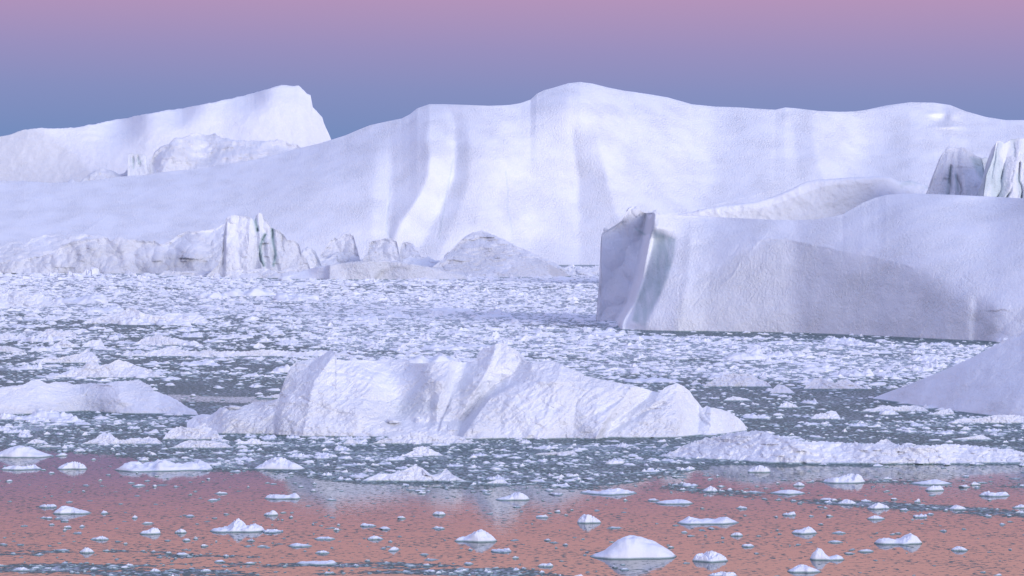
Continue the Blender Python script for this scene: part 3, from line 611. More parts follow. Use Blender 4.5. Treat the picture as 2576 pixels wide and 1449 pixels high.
o = sheet('iceberg', ci_top, ci_base,
      [(520,1070,30),(620,1060,34),(620,1030,20),(700,1080,62),(620,1088,70),(740,960,50),(820,900,34),(800,960,46),(900,960,40),(950,920,24),(900,1020,34),(860,1070,40),(860,1092,78),(1000,940,30),(1040,1000,36),(1000,1060,26),(1100,1090,66),
       (1100,950,46),(1170,960,40),(1250,890,46),(1270,930,50),(1200,1010,36),(1130,1060,28),(1380,925,40),(1350,980,52),(1300,1050,56),(1450,1000,50),(1450,1080,60),(1600,1000,48),(1600,1070,54),(1700,985,46),(1720,1050,50),(1820,1060,44)],
      dx=1.25, rows=230, jag=(1.0, 16), curtains=ci_curt, soft=1,
      marks=[([(1570,1000),(1510,1040),(1480,1095)],5,0.9),([(1688,1006),(1620,1040),(1540,1080),(1500,1097)],5,1.1),([(1640,985),(1600,1000),(1560,1050)],4,0.6),([(1430,945),(1390,985),(1370,1040)],5,0.5),([(1500,960),(1470,990),(1450,1020)],4,0.6),
             ([(1722,990),(1750,1030),(1790,1080)],4,0.7),([(1775,1040),(1790,1060),(1810,1070)],2,0.5),([(1290,900),(1300,940),(1270,975)],5,0.5),([(1250,900),(1215,980),(1185,1010)],4,0.5),([(800,960),(900,1000),(985,1010)],4,0.5),
             ([(760,1000),(850,1040),(960,1050)],4,0.5),([(740,950),(800,930),(870,940),(960,960)],4,0.45),([(880,920),(960,940),(1020,960)],3,0.4),([(1240,1010),(1300,1000),(1360,1010),(1420,1040)],4,0.4),([(1160,985),(1130,1030),(1110,1050)],4,0.7)],
      rough=[('f', 0.35, 5, 5, 3), ('d', 0.15, 1.3, 4, 3.4), ('r', 0.12, 1.9, 2.4, 1.1), ('r', 0.06, 0.7, 0.8, 0.5), ('c', 0.35, 1.2, 1.6, 0.9, lambda X, Y: sstep(1035, 1075, Y)*sstep(1260, 1180, X)), ('c', 0.15, 0.8, 1.2, 0.7)], back=1.1, mat='snow_mid',
      dirt=lambda X, Y, n: 0.25*softpoly(X, Y, [(560,1070),(760,1064),(840,1080),(840,1100),(560,1100)], 8)+0.05*softpoly(X, Y, [(1200,1060),(1500,1050),(1560,1104),(1190,1104)], 20),
      blue=lambda X, Y, n: 0.12*softpoly(X, Y, [(985,1010),(1100,1000),(1110,1040),(1000,1050)], 12))  # faint blue green patch paints the shade of the hollow into the colour
tag(o, 'sculpted white iceberg with a rounded horn floating in the centre', IB)
centre = o
dc = water_depth(1096)
lump('ice_slab', 588, 1026, 38, 11, dc+2.0, 2.2, 'snow_mid', centre)
for i, (x, y, w_, h_) in enumerate([(1056,1062,30,34),(1120,1078,40,14),(850,1088,34,22),(990,1060,44,12),(935,1058,22,12),(1180,1066,20,18),(830,1042,14,22)]):
    lump('ice_block', x, y, w_*0.8, h_*0.8, dc+0.2, 10.3+i*3.1, 'snow_mid', centre)

# ================================================================== left edge iceberg and the other mid water bergs
o = sheet('iceberg', [(-200,1010),(-120,990),(-40,985),(0,975),(30,972),(60,968),(78,958),(95,954),(110,962),(125,966),(140,960),(165,962),(190,968),(230,964),(262,966),(290,960),(322,958),(345,955),(362,962),(378,970),(385,984),(410,990),(440,1004),(462,1018),(480,1028),(492,1034),(500,1046)],
      [(-200,1048),(0,1043),(200,1036),(400,1042),(500,1048)],
      [(50,1000,34),(50,1030,50),(200,980,26),(200,1020,48),(330,975,26),(350,1010,36),(450,1020,30),(300,1035,60)], dx=1.4, rows=110, jag=(2, 14),
      curtains=[[([(950,-200),(1050,-200)], [(950,0),(1050,0)]), ([(950,100),(1050,120)], [(950,-1),(1050,-1.5)]), ([(950,190),(1050,230)], [(950,0.6),(1050,1)]), ([(950,300),(1050,300)], [(950,-1),(1050,-1.8)]), ([(950,380),(1050,420)], [(950,0.4),(1050,0.4)]), ([(950,500),(1050,500)], [(950,1),(1050,1)])]],
      rough=[('f', 0.35, 6, 6, 3.5), ('r', 0.15, 2.2, 2.6, 1.2), ('c', 0.22, 1.6, 2.2, 1.0), ('r', 0.06, 0.8, 0.9, 0.5)], mat='snow_mid',
      dirt=lambda X, Y, n: 0.35*softpoly(X, Y, [(-200,1020),(80,1018),(200,1000),(330,1015),(340,1045),(-200,1050)], 12))
tag(o, 'long low white iceberg at the left edge with faint brown stains', IB)
o = sheet('iceberg', [(1655,1148),(1690,1136),(1715,1124),(1745,1112),(1780,1100),(1810,1098),(1850,1088),(1880,1086),(1905,1084),(1925,1086),(1950,1098),(1985,1106),(2020,1110),(2060,1112),(2100,1112),(2140,1116),(2170,1118),(2200,1116),(2215,1108),(2232,1106),(2245,1116),(2290,1122),(2340,1122),(2380,1118),(2420,1120),(2460,1122),(2500,1128),(2540,1130),(2576,1140),(2620,1146),(2660,1160)],
      [(1655,1150),(1700,1153),(1850,1161),(1930,1165),(2100,1168),(2400,1168),(2540,1166),(2660,1164)],
      [(1750,1135,22),(1900,1110,24),(1900,1145,26),(2100,1140,22),(2230,1120,34),(2250,1150,34),(2450,1145,22),(2000,1160,40),(2300,1163,60)], dx=1.1, rows=80, jag=(3.2, 11),
      rough=[('f', 0.3, 6, 6, 3), ('r', 0.2, 2.0, 2.0, 1.0), ('c', 0.34, 0.9, 1.2, 0.5), ('c', 0.2, 0.42, 0.6, 0.28)], mat='snow_mid')
tag(o, 'long low speckled ice floe humped at left, lying in front of the open water', 'ice floe')

# name, label, mat; outline given as (x0, x1, y of waterline, heights from left to right)
def berg(x0, x1, yw, hs, label, mat='snow_mid', steep=45, jag=2, dirt=0.0, cat=IB, blue=0.0, nm='iceberg', grp=None, nj=12):
    n = len(hs); tp = [(x0, yw-0.6)]+[(x0+(x1-x0)*(i+1)/(n+1), yw-h) for i, h in enumerate(hs)]+[(x1, yw-0.6)]
    D = water_depth(yw); s = D/F_; hm = max(hs)*s
    xm = (x0+x1)/2
    o = sheet(nm, tp, [(x0, yw), (x1, yw)], [(x0+(x1-x0)*.25, yw-max(hs)*.3, steep-8), (xm, yw-max(hs)*.3, steep), (x0+(x1-x0)*.8, yw-max(hs)*.6, steep-15), (xm, yw, steep+20)], dx=max(0.9, (x1-x0)/260), rows=int(min(70, 14+max(hs)*1.2)), jag=(jag, nj),
              rough=[('f', hm*0.09, hm*1.2, hm*1.2, hm*0.7), ('r', hm*0.09, hm*0.5, hm*0.5, hm*0.32), ('c', hm*0.16, hm*0.45, hm*0.6, hm*0.35), ('c', hm*0.07, hm*0.18, hm*0.3, hm*0.14)], back=1.0, mat=mat,
              dirt=(lambda X, Y, n: dirt+0*X) if dirt else None, blue=(lambda X, Y, n: blue+0*X) if blue else None)
    return tag(o, label, cat, grp)
berg(-40, 158, 773, [26,30,34,36,40,38,30,26,30,22,10], 'pale blocky bergy mass at left edge of the far pack ice', blue=0.06)
berg(204, 530, 815, [12,16,20,22,30,42,34,24,22,20,26,27,24,26,20], 'wide low berg with a central peak in the pack ice at left')
berg(-20, 72, 855, [10,14,16,20,12,8,17,10], 'small twin peaked white berg at left edge of the pack ice')
berg(82, 202, 849, [6,12,20,22,14,12,17,16,8], 'low berg with a blunt hump left of the smaller twin peaks', nj=8)
berg(122, 206, 875, [7,14,21,18,11,6], 'small pointed berg just left of a flat notched one')
berg(204, 264, 874, [10,15,18,17,20], 'small notched berg just right of a pointed one')
berg(-30, 70, 886, [12,14,15,13,10,6], 'flat white floe at left edge above the peaked bergs', cat='ice floe')
berg(330, 500, 869, [8,18,22,26,24,20,18,14,10,8], 'low heap of crushed ice in the pack left of centre', cat='ice heap')
berg(68, 256, 914, [5,12,14,13,16,20,24,34,22], 'low berg with a tall hump at its right end, left of centre', nj=9)
berg(300, 900, 897, [6,8,14,24,16,13,15,12,13,12,15,18,14,12,12,15,12,8], 'very long thin ice ridge with small peaks behind the centre iceberg', jag=3)
berg(90, 414, 951, [6,10,14,20,24,52,30,36,46,40,30,24,12], 'two peaked iceberg with a pale blue tooth at left', nj=14)
berg(640, 770, 1003, [4,8,12,10,6], 'low slushy floe touching the left flank of the centre iceberg', cat='ice floe')
berg(1762, 1942, 974, [8,18,26,32,34,33,34,30,20,14], 'low berg with a dark undercut right of the centre iceberg')
berg(1935, 2002, 991, [14,24,22,18,8], 'slanting broken slab right of the undercut berg', steep=35)
berg(2020, 2182, 980, [16,28,28,20,16,24,26,16,8], 'low domed berg in the pack left of the snow wedge')
berg(1818, 1894, 1009, [7,12,9,7,5], 'small floe on dark water, left of the snow wedge', cat='ice floe')
berg(1956, 2012, 1027, [9,16,11,8], 'small hump of ice on dark water below the slanting slab', cat='ice lump')
berg(2038, 2116, 1056, [12,16,18,22,20], 'blocky white ice lump left of the snow wedge tip', cat='ice lump')
berg(2160, 2340, 1037, [6,10,15,16,13,17,16,12], 'long jagged floe along the foot of the snow wedge', cat='ice floe')
berg(2336, 2404, 1045, [7,11,14,18], 'small floe sticking to the foot of the snow wedge', cat='ice floe')
berg(2378, 2640, 1066, [8,14,12,16,20,22,22,20,16,12], 'flat floe with a cream edge at the right border under the snow wedge', cat='ice floe', dirt=0.1)
berg(2412, 2444, 1084, [5,12,9], 'small chip of ice below the cream edged floe', cat='ice lump', jag=1)
berg(2388, 2500, 1108, [4,6,8,11,14,8], 'thin floe rising to the right, above the long speckled floe', cat='ice floe', jag=1)
berg(408, 560, 1107, [20,30,34,30,28,34,42,30,20], 'bright mound of crushed ice at the left toe of the centre iceberg', nj=8, jag=3, cat='ice heap')
berg(930, 1202, 1118, [8,16,22,24,30,28,26,20,18,22,18,10], 'lumpy shelf of ice in front of the centre iceberg', nj=14, jag=3, cat='ice heap')
berg(200, 412, 1119, [8,14,30,28,14,12,16,14,20,16], 'low lumpy berg left of the bright crushed mound')
berg(420, 590, 1129, [6,16,22,20,21,20,17,12], 'smooth low snow covered floe below the crushed mound', jag=0.6, cat='ice floe')
berg(588, 708, 1120, [9,10,18,14,10,7,5], 'jagged low floe below the left end of the centre iceberg', cat='ice floe')
berg(62, 124, 1118, [6,14,12,8], 'small hump of ice above the domed floe at left edge', cat='ice lump', jag=1)
berg(84, 164, 1127, [4,8,6,5], 'thin flat floe behind the domed floe at left edge', cat='ice floe', jag=1)
berg(590, 628, 1130, [7,10,8], 'tiny jagged chunk right of the smooth snow covered floe', cat='ice lump', jag=1)
berg(860, 910, 1119, [9,18,12,6], 'small pyramid of ice below the centre iceberg', cat='ice lump', jag=1)
berg(1006, 1120, 1149, [6,12,20,28,22,16,8], 'jagged pyramid of ice alone on dark water below the lumpy shelf', nj=8)
berg(908, 1180, 1212, [10,18,20,20,24,32,42,34,18,14,34,16,6], 'long ridged berg with a hump and sharp horn at the edge of pink water', jag=1, nj=20)
berg(1214, 1281, 1219, [5,9,13,13], 'small grey wedge right of the horned berg', cat='ice lump', jag=0.6)
berg(1338, 1458, 1147, [7,8,9,9,12,14], 'flat cream topped slab on grey water below the centre iceberg', cat='ice floe', jag=0.6, dirt=0.25)
berg(1180, 1220, 1135, [4,7,5], 'tiny flat floe left of the cream topped slab', cat='ice floe', jag=0.6)

# ================================================================== free floes in the foreground (closed blobs on a rounded footprint)
def floe(x0, x1, yw, hs, label=None, cat='ice floe', mat='snow_small', depth=0.55, lumpy=0.35, rot=0.0, grp=None, nm='ice_floe', seed=None, roundness=2.0):
    seed = (x0*0.37+yw*0.11) if seed is None else seed
    D = water_depth(yw); s = D/F_
    wid = (x1-x0)*s; cx = ((x0+x1)/2-W_/2)*s
    nu, nv = 90, 34
    u = np.linspace(-1, 1, nu)[None]; v = np.linspace(-1, 1, nv)[:, None]
    Hs = np.array([0.25*hs[0]]+list(hs)+[0.25*hs[-1]], float)*s
    Hu = np.interp((u+1)/2, np.linspace(0, 1, len(Hs)), Hs)
    Hu = blur(Hu, 1, 1)
    ed = (1-np.abs(u)**2.4)**0.5
    hw = depth*wid/2*ed*(1+0.25*fbm(u*1.7+seed, 0.3, 0.1, 2))+0.02*wid
    Hm = max(hs)*s
    off = 0.18*wid*fbm(u*0.9+seed+5, 0.7, 0.2, 2)*ed
    shift = v*hw
    lum = 1+lumpy*fbm(u*3.1+seed, v*1.6, 0.7, 4)+lumpy*0.5*ridged(u*5+seed, v*2.2, 0.2, 3)
    prof = np.clip(1-np.abs(v)**roundness, 0, 1)**0.55
    fk = min(1.0, 0.12+lumpy*2.0)
    fc = (facets(u*2.8+seed, v*1.7+seed*1.3, 0.5*seed+0*v)*0.75+facets(u*7+seed, v*4.2, seed)*0.30)*fk
    z = prof*np.clip(lum+(0.5+lumpy)*fc, 0.25, 1.8)
    z = z/np.maximum(blur(z.max(axis=0, keepdims=True), 2, 1), 0.05)*Hu*(0.4+0.6*sstep(1.0, 0.85, np.abs(u)))
    z = z+0.0*v; z[0] = -0.12; z[-1] = -0.12; z[:, 0] = -0.12; z[:, -1] = -0.12
    X = u*wid/2+0*v + 0.02*wid*fbm(u*2+seed, v*2, 3.3, 2); Y = shift+off
    # origin at the waterline centre
    V = np.stack([X, Y, z], -1).reshape(-1, 3)
    o = mesh_obj(nm, V, grid_quads(nv, nu), M[mat], {'dirt': np.zeros(len(V)), 'blue': np.zeros(len(V))})
    o.location = (cx, D+float(hw.max()), 0); o.rotation_euler = (0, 0, rot)
    if label: tag(o, label, cat, grp)
    return o

F = [
 (-30,126,1151,[8,16,22,26,27,24,18,11,5],'smooth domed floe at the left edge of the pink water',0.15),
 (-6,98,1183,[6,8,9,11,8,9,10,7],'thin jagged floe at the left edge under the domed floe',0.5),
 (139,216,1181,[9,14,17,18,15,12],'small bluish rounded floe right of the thin jagged one at left',0.3),
 (280,528,1187,[14,20,18,14,20,27,24,18,16,21,20,15],'long jagged white floe floating on pink water at left',0.5),
 (634,764,1183,[10,20,28,30,26,18,12],'domed snowy floe with a pale front at the edge of dark water',0.3),
 (662,754,1256,[9,10,9,8,9,14],'flat white floe rising at its right end, below the domed snowy floe',0.3),
 (92,140,1277,[6,8,6,8],'tiny thin floe touching the wedge shaped one at left',0.4),
 (126,224,1294,[10,19,17,14,11,8,5],'wedge shaped floe, high at left, on pink water at lower left',0.2),
 (522,663,1340,[7,9,9,11,24,31,22,14,18,17,12],'flat floe carrying a lumpy turret at lower left of centre',0.5),
 (661,698,1297,[6,7,13,11],'tiny floe with a knob at its right end above the turreted floe',0.3),
 (348,401,1344,[7,8,12,16,13],'small slab rising to the right on pink water at lower left',0.3),
 (436,468,1341,[6,11,9],'tiny split chip right of the small rising slab',0.3),
 (456,478,1361,[5,6,5],'tiny bright chip below the split chip',0.3),
 (195,235,1391,[6,13,12,7],'small pale cone of ice near the bottom left',0.3),
 (222,271,1359,[4,5,8,9,6],'tiny low floe above the small pale cone',0.4),
 (788,842,1358,[4,6,5,6,4],'thin dark rimmed floe on pink water left of the pyramid',0.3),
 (722,784,1376,[5,8,6,5,4],'thin sliver of ice, left of centre near the bottom',0.2),
 (740,847,1421,[5,5,6,6,7,7,8],'straight stick shaped floe near the bottom left of centre',0.2),
 (790,828,1393,[5,7,6],'tiny flat floe between the sliver and the stick shaped floe',0.3),
 (372,402,1440,[5,9,8,5],'tiny rounded chunk at the bottom edge, left',0.3),
 (500,530,1439,[5,7,6],'tiny chunk at the bottom edge, right of the rounded one',0.3),
 (22,72,1437,[4,7,8,6],'low chunk at the bottom left corner',0.4),
 (1246,1333,1259,[5,8,11,18,19,14],'bright floe with a peak at right over the reflected horn of the centre berg',0.3),
 (1087,1121,1296,[7,8,8,7],'small bright oval floe on pink water, centre',0.2),
 (1142,1250,1364,[9,10,17,25,30,24,14],'pyramid shaped ice lump with a small tail at left, lower centre',0.25),
 (1486,1706,1406,[6,14,28,43,51,53,50,43,36,27,15],'largest domed ice lump in the foreground, like a turtle shell',0.06),
 (1452,1514,1317,[14,20,22,19,15,9],'round white lump floating alone at lower centre right',0.35),
 (1352,1393,1426,[6,7,6,9],'tiny bright floe left of the large domed lump',0.3),
 (922,964,1358,[6,9,8,5],'small oval floe left of the pyramid shaped lump',0.2),
 (904,946,1325,[8,6,5,4],'tiny floe with a knob at its left end, on pink water left of centre',0.3),
 (1460,1606,1245,[5,7,5,9,12,14,9,6],'long thin jagged floe right of the reflected horn',0.5),
 (1650,1746,1269,[5,7,8,9,9,7],'flat pale floe on pink water below the long speckled floe',0.2),
 (1882,1942,1189,[9,14,18,16,12],'white hump of ice just below the long speckled floe, left part',0.3),
 (2074,2180,1216,[8,14,13,18,20,22,20],'angular white floe with a square right end below the long speckled floe',0.4),
 (1996,2027,1223,[6,10,7],'tiny cone of ice left of the angular square ended floe',0.2),
 (1768,1808,1237,[7,14,10],'small pointed lump at the left of the streak of brash',0.3),
 (2296,2402,1220,[4,7,10,12,9,5],'thin floe just above a small bright slab at right',0.2),
 (2331,2379,1235,[9,13,11,12],'small bright slab just below a thin floe at right',0.2),
 (2468,2547,1249,[9,12,9,8,9,10],'low white floe with knobbed ends near the right edge',0.4),
 (1940,2030,1243,[4,8,10,8,5],'thin grey winged floe on pink water, right of centre',0.2),
 (2106,2157,1269,[5,11,12,8],'small rounded hump at the upper edge of the brash streak',0.3),
 (2184,2243,1281,[7,13,16,11,8],'jagged hump in the brash streak at right',0.4),
 (2390,2436,1283,[6,12,10,7],'small jagged hump at the right end of the brash streak',0.3),
 (1706,1864,1320,[8,17,12,9,11,8,13,14,7],'long floe with three low bumps right of the round white lump',0.2),
 (1994,2059,1343,[8,10,14,17,11],'small floe rising to a rounded right end at lower right',0.2),
 (1838,1871,1349,[6,9,8],'tiny oval floe left of the floe with a rounded right end',0.2),
 (2184,2230,1307,[6,10,8,5],'small low floe on calm pink water at right',0.2),
 (2206,2327,1371,[12,15,13,9,11,18,25,17],'saddle shaped floe with a horn at right, lower right',0.2),
 (2042,2129,1410,[18,28,26,14,6,9,12,8],'double lump with a big dome at left and a small one at right',0.12),
 (1744,1835,1414,[15,18,17,25,26,22,17,12],'lumpy cauliflower like ice lump near the bottom, right of the large dome',0.4),
 (1984,2070,1441,[8,15,18,16,11,6],'low domed floe near the bottom edge, right',0.12),
 (1782,1858,1452,[7,10,13,11,12],'jagged floe cut by the bottom edge, right of centre',0.4),
 (2396,2439,1386,[7,11,10,6],'small grey dome alone at lower right',0.15),
 (2160,2202,1389,[5,6,5],'thin flat chip below the saddle shaped floe',0.2),
 (2094,2132,1343,[3,5,4],'tiny flat chip right of the floe with a rounded right end',0.2),
 (2084,2124,1366,[4,5,4],'tiny grey chip above the double lump',0.2),
 (2550,2600,1279,[5,8,7],'small pale floe cut by the right edge at the brash streak',0.3),
]
for f in F:
    big = max(f[3])
    floe(f[0], f[1], f[2], f[3], f[4], 'ice lump' if big > 20 else 'ice floe', lumpy=f[5], nm='ice_lump' if big > 20 else 'ice_floe')

# ------------------------------------------------------------------ how much broken ice lies where
DK = [  # (polygon in picture units, coverage)
]
def coverage(px, py):
    """share of the water covered by broken ice at a picture position of the water surface"""
    n = fbm(px/420.0, py/15.0, 0.3, 4)            # long streaks
    n2 = fbm(px/90.0, py/7.0, 4.3, 3)
    c = np.full(px.shape, 0.93)
    c = np.where(py > 765, 0.93-0.38*sstep(765, 830, py), c)
    c = c - 0.14*sstep(830, 900, py)*sstep(1000, 700, px)
    right = sstep(650, 900, px)
    c = c + right*0.36*sstep(770, 800, py)*sstep(965, 930, py)
    c = np.where((px > 1700) & (py > 835) & (py < 862), c-0.25, c)
    _nb = np.interp(px, [1600,1740,2000,2200,2440,2700], [832,833,838,846,858,866]); c = np.where((px > 1600) & (py > _nb) & (py < _nb+13), c*0.25, c)
    c = c - 0.26*sstep(930, 985, py)*sstep(1060, 1030, py)
    c = c - 0.22*softpoly(px, py, [(280,985),(1750,985),(1750,960),(2250,975),(2300,1060),(2700,1060),(2700,1110),(1800,1080),(1100,1060),(280,1060)], 12)*0.6
    c = c - 0.25*softpoly(px, py, [(400,975),(760,985),(760,1025),(400,1025)], 10)
    c = np.where(py > 1060, 0.44, c)
    # lower boundary of the pack
    edge = np.interp(px, [-400,0,130,330,520,640,760,850,1000,1200,1300,1480,1600,1700,1800,3000], [1128,1128,1140,1150,1190,1185,1198,1215,1222,1232,1226,1230,1215,1195,1172,1172])
    c = c*sstep(14, -10, py-edge+10*n)
    thin = 0.035
    streak = softpoly(px, py, [(1640,1232),(1800,1246),(2000,1262),(2200,1282),(2400,1296),(2700,1316),(2700,1294),(2400,1272),(2200,1256),(1900,1236),(1700,1216)], 9)*0.42
    streak = np.maximum(streak, 0.28*softpoly(px, py, [(1720,1196),(2700,1214),(2700,1232),(1720,1206)], 6))
    streak = np.maximum(streak, 0.30*softpoly(px, py, [(-400,1372),(300,1378),(700,1395),(1300,1425),(1500,1450),(1500,1700),(-400,1700)], 22)*sstep(-0.5, 0.4, n+0.4*n2))
    streak = np.maximum(streak, 0.10*softpoly(px, py, [(-400,1290),(900,1290),(1100,1400),(-400,1400)], 30))
    streak = np.maximum(streak, 0.10*softpoly(px, py, [(1700,1325),(2300,1335),(2300,1378),(1700,1372)], 10))
    c = np.maximum(c, np.maximum(thin*sstep(1700, 1150, py)+0.02, streak))
    c = c+np.where(c > 0.2, 0.42*n+0.16*n2, 0.0)
    return np.clip(c, 0, 0.97)

# ------------------------------------------------------------------ water
def slushmap(px, py):
    c = coverage(px, py)
    return c
m = bpy.data.materials.new('sea_water'); t, N, L, P = nodes(m)
P.inputs['Base Color'].default_value = (0.012, 0.035, 0.035, 1); P.inputs['Roughness'].default_value = 0.03; P.inputs['IOR'].default_value = 1.333
geo = N.new('ShaderNodeNewGeometry')
def tex(scale, detail, mapscale=(1, 1, 1)):
    mp = N.new('ShaderNodeMapping'); mp.inputs['Scale'].default_value = mapscale; L.new(geo.outputs['Position'], mp.inputs[0])
    q = N.new('ShaderNodeTexNoise'); q.inputs['Scale'].default_value = scale; q.inputs['Detail'].default_value = detail
    L.new(mp.outputs[0], q.inputs['Vector']); return q.outputs[0]
def mth(op, a, b=0.0, cc=None):
    q = N.new('ShaderNodeMath'); q.operation = op
    for i, v in enumerate((a, b)):
        if isinstance(v, (int, float)): q.inputs[i].default_value = v
        else: L.new(v, q.inputs[i])
    return q.outputs[0]
bp = N.new('ShaderNodeBump'); bp.inputs['Strength'].default_value = 1.0; bp.inputs['Distance'].default_value = 0.0065
L.new(tex(1.6, 4), bp.inputs['Height']); L.new(bp.outputs[0], P.inputs['Normal'])
# thin wet skin of ice crumbs: matt, dark grey green
S = N.new('ShaderNodeBsdfPrincipled'); S.inputs['Base Color'].default_value = (0.06, 0.09, 0.095, 1); S.inputs['Roughness'].default_value = 0.55; S.inputs['Specular IOR Level'].default_value = 0.15
b2 = N.new('ShaderNodeBump'); b2.inputs['Strength'].default_value = 0.8; b2.inputs['Distance'].default_value = 0.05
L.new(tex(6.0, 4), b2.inputs['Height']); L.new(b2.outputs[0], S.inputs['Normal'])
cw = N.new('ShaderNodeValToRGB'); at = N.new('ShaderNodeAttribute'); at.attribute_name = 'cover'
L.new(mth('ADD', tex(2.4, 4), mth('MULTIPLY', mth('SUBTRACT', at.outputs['Fac'], 0.6), 0.42)), cw.inputs[0])
cw.color_ramp.elements[0].position = 0.47; cw.color_ramp.elements[0].color = (0.085, 0.135, 0.125, 1)
cw.color_ramp.elements[1].position = 0.62; cw.color_ramp.elements[1].color = (0.50, 0.54, 0.60, 1)
L.new(cw.outputs[0], S.inputs['Base Color'])
crumbs = mth('MULTIPLY', mth('SUBTRACT', tex(2.3, 5), mth('SUBTRACT', 0.665, mth('MULTIPLY', at.outputs['Fac'], 0.72))), 22.0)
cl = N.new('ShaderNodeClamp'); L.new(crumbs, cl.inputs[0])
ms = N.new('ShaderNodeMixShader'); L.new(cl.outputs[0], ms.inputs[0]); L.new(P.outputs[0], ms.inputs[1]); L.new(S.outputs[0], ms.inputs[2])
L.new(ms.outputs[0], N['Material Output'].inputs['Surface'])
# one sheet: fine in the visible fan, coarse to the horizon
ys = np.concatenate([np.linspace(1900, 1450, 24)[:-1], np.linspace(1450, 700, 376), np.array([690, 680, 660, 640, 620, 610, 604, 601.5])])
dep = water_depth(ys); xs = np.concatenate([[-60000, -12000, -3500], np.linspace(-900, 3476, 500), [6000, 14000, 62000]])
nearD = np.array([-3000.0, 20.0])
rowsx = []
for d, yy in zip(dep, ys): rowsx.append(np.stack([(xs-W_/2)/F_*d, np.full(len(xs), d), np.zeros(len(xs))], -1))
PX, PY = np.meshgrid(xs, ys)
cov = coverage(PX, np.clip(PY, 700, 1700)); cov[PY < 700] = 0.8
_edge = np.interp(PX, [-400,0,130,330,520,640,760,850,1000,1200,1300,1480,1600,1700,1800,3000], [1128,1128,1140,1150,1190,1185,1198,1215,1222,1232,1226,1230,1215,1195,1172,1172])
_pk = softpoly(PX, PY, [(420,992),(560,998),(720,1000),(690,1016),(560,1012),(430,1008)], 5)
_n = fbm(PX/160.0, PY/14.0, 7.7, 4)
cov = np.maximum(cov, (0.50+0.12*_n)*sstep(6, -10, PY-_edge+14*_n)*(1-_pk))
cov = np.maximum(cov, 0.14+0.08*_n)
Vw = np.stack(rowsx)
nr0, nc0 = Vw.shape[:2]
# near rows behind the camera so the sheet is closed around it
near_rows = np.stack([np.stack([np.sign(Vw[0, :, 0])*0+Vw[0, :, 0]*(400 if False else 1), np.full(nc0, yv), np.zeros(nc0)], -1) for yv in (-3000.0,)])
Vw = np.concatenate([near_rows, Vw]); cov = np.concatenate([cov[:1], cov])
o = mesh_obj('sea_water', Vw.reshape(-1, 3), grid_quads(Vw.shape[0], nc0), m, {'cover': cov})
tag(o, kind='structure')

# ------------------------------------------------------------------ broken ice: many small chunks in one mesh, the largest as objects
def template(seed, nseg=9, flat=0.3):
    r = np.random.default_rng(seed)
    rings = [(1.0, -0.35), (1.02, 0.0), (0.86, 0.45), (0.5, 0.85)]
    V = []; 
    base = 1+0.28*r.normal(size=nseg)*0.8; base = np.clip(base, 0.55, 1.5)
    ax = r.uniform(0.55, 1.0); lean = r.uniform(-0.35, 0.35)
    hz = 1+0.35*r.normal(size=(4, nseg))
    for k, (rr, z) in enumerate(rings):
        for i in range(nseg):
            a = 2*np.pi*(i+0.3*r.random())/nseg
            q = rr*base[i]*(1+0.12*r.normal())
            V.append((0.5*q*np.cos(a)+lean*max(z, 0)*0.5, 0.5*ax*q*np.sin(a), max(z, 0)*hz[k, i] if z > 0 else z))
    V.append((lean*0.5+0.1*r.normal(), 0.1*r.normal(), 1.0+0.2*r.random()))
    Fq = []
    for k in range(3):
        for i in range(nseg):
            a, b = k*nseg+i, k*nseg+(i+1) % nseg
            Fq += [(a, b, b+nseg), (a, b+nseg, a+nseg)]
    top = 4*nseg
    for i in range(nseg): Fq.append((3*nseg+i, 3*nseg+(i+1) % nseg, top))
    return np.array(V, float), np.array(Fq, np.int32)
TPL = [template(100+i, 7+(i % 4)) for i in range(16)]

def scatter(n, y0, y1, x0=-800, x1=3376):
    px = RNG.uniform(x0, x1, n); py = RNG.uniform(y0, y1, n)
    return px, py
allp = []
# (y0, y1, candidates, median width px, spread, height ratio)
for (y0, y1, n, wm, sg, hr) in [(670, 760, 46000, 8.0, 0.50, 0.14), (760, 850, 40000, 8.0, 0.55, 0.14), (850, 960, 42000, 8.0, 0.60, 0.145), (960, 1075, 44000, 7.5, 0.62, 0.16),
                                (1075, 1240, 46000, 7.0, 0.62, 0.17), (1240, 1520, 26000, 9.5, 0.50, 0.17),
                                (738, 1070, 190, 62.0, 0.35, 0.17), (688, 703, 900, 11.0, 0.45, 0.34)]:
    px, py = scatter(int(n*1.29), y0, y1)
    c = coverage(px, py)
    keep = RNG.random(len(px)) < (c**1.25 if wm < 50 else (c > 0.3))
    px, py, c = px[keep], py[keep], c[keep]
    if y1 == 703: keep = RNG.random(len(px)) < (px < 1520)*(0.5+0.5*(px > 560)); px, py, c = px[keep], py[keep], c[keep]
    wpx = np.exp(RNG.normal(np.log(wm), sg, len(px))); wpx = np.clip(wpx, 3, 46 if wm < 50 else 130)
    wpx *= np.where(c < 0.12, 1.05, 1.0)
    hpx = wpx*hr*np.clip(RNG.normal(1, 0.35, len(px)), 0.35, 2.2)
    hpx = np.where(RNG.random(len(px)) < 0.05, hpx*1.6, hpx)
    allp.append(np.stack([px, py, wpx, hpx, c], 1))
A = np.concatenate(allp)
D = water_depth(A[:, 1]); s = D/F_
Wm = A[:, 2]*s; Hm = A[:, 3]*s; Xm = (A[:, 0]-W_/2)*s
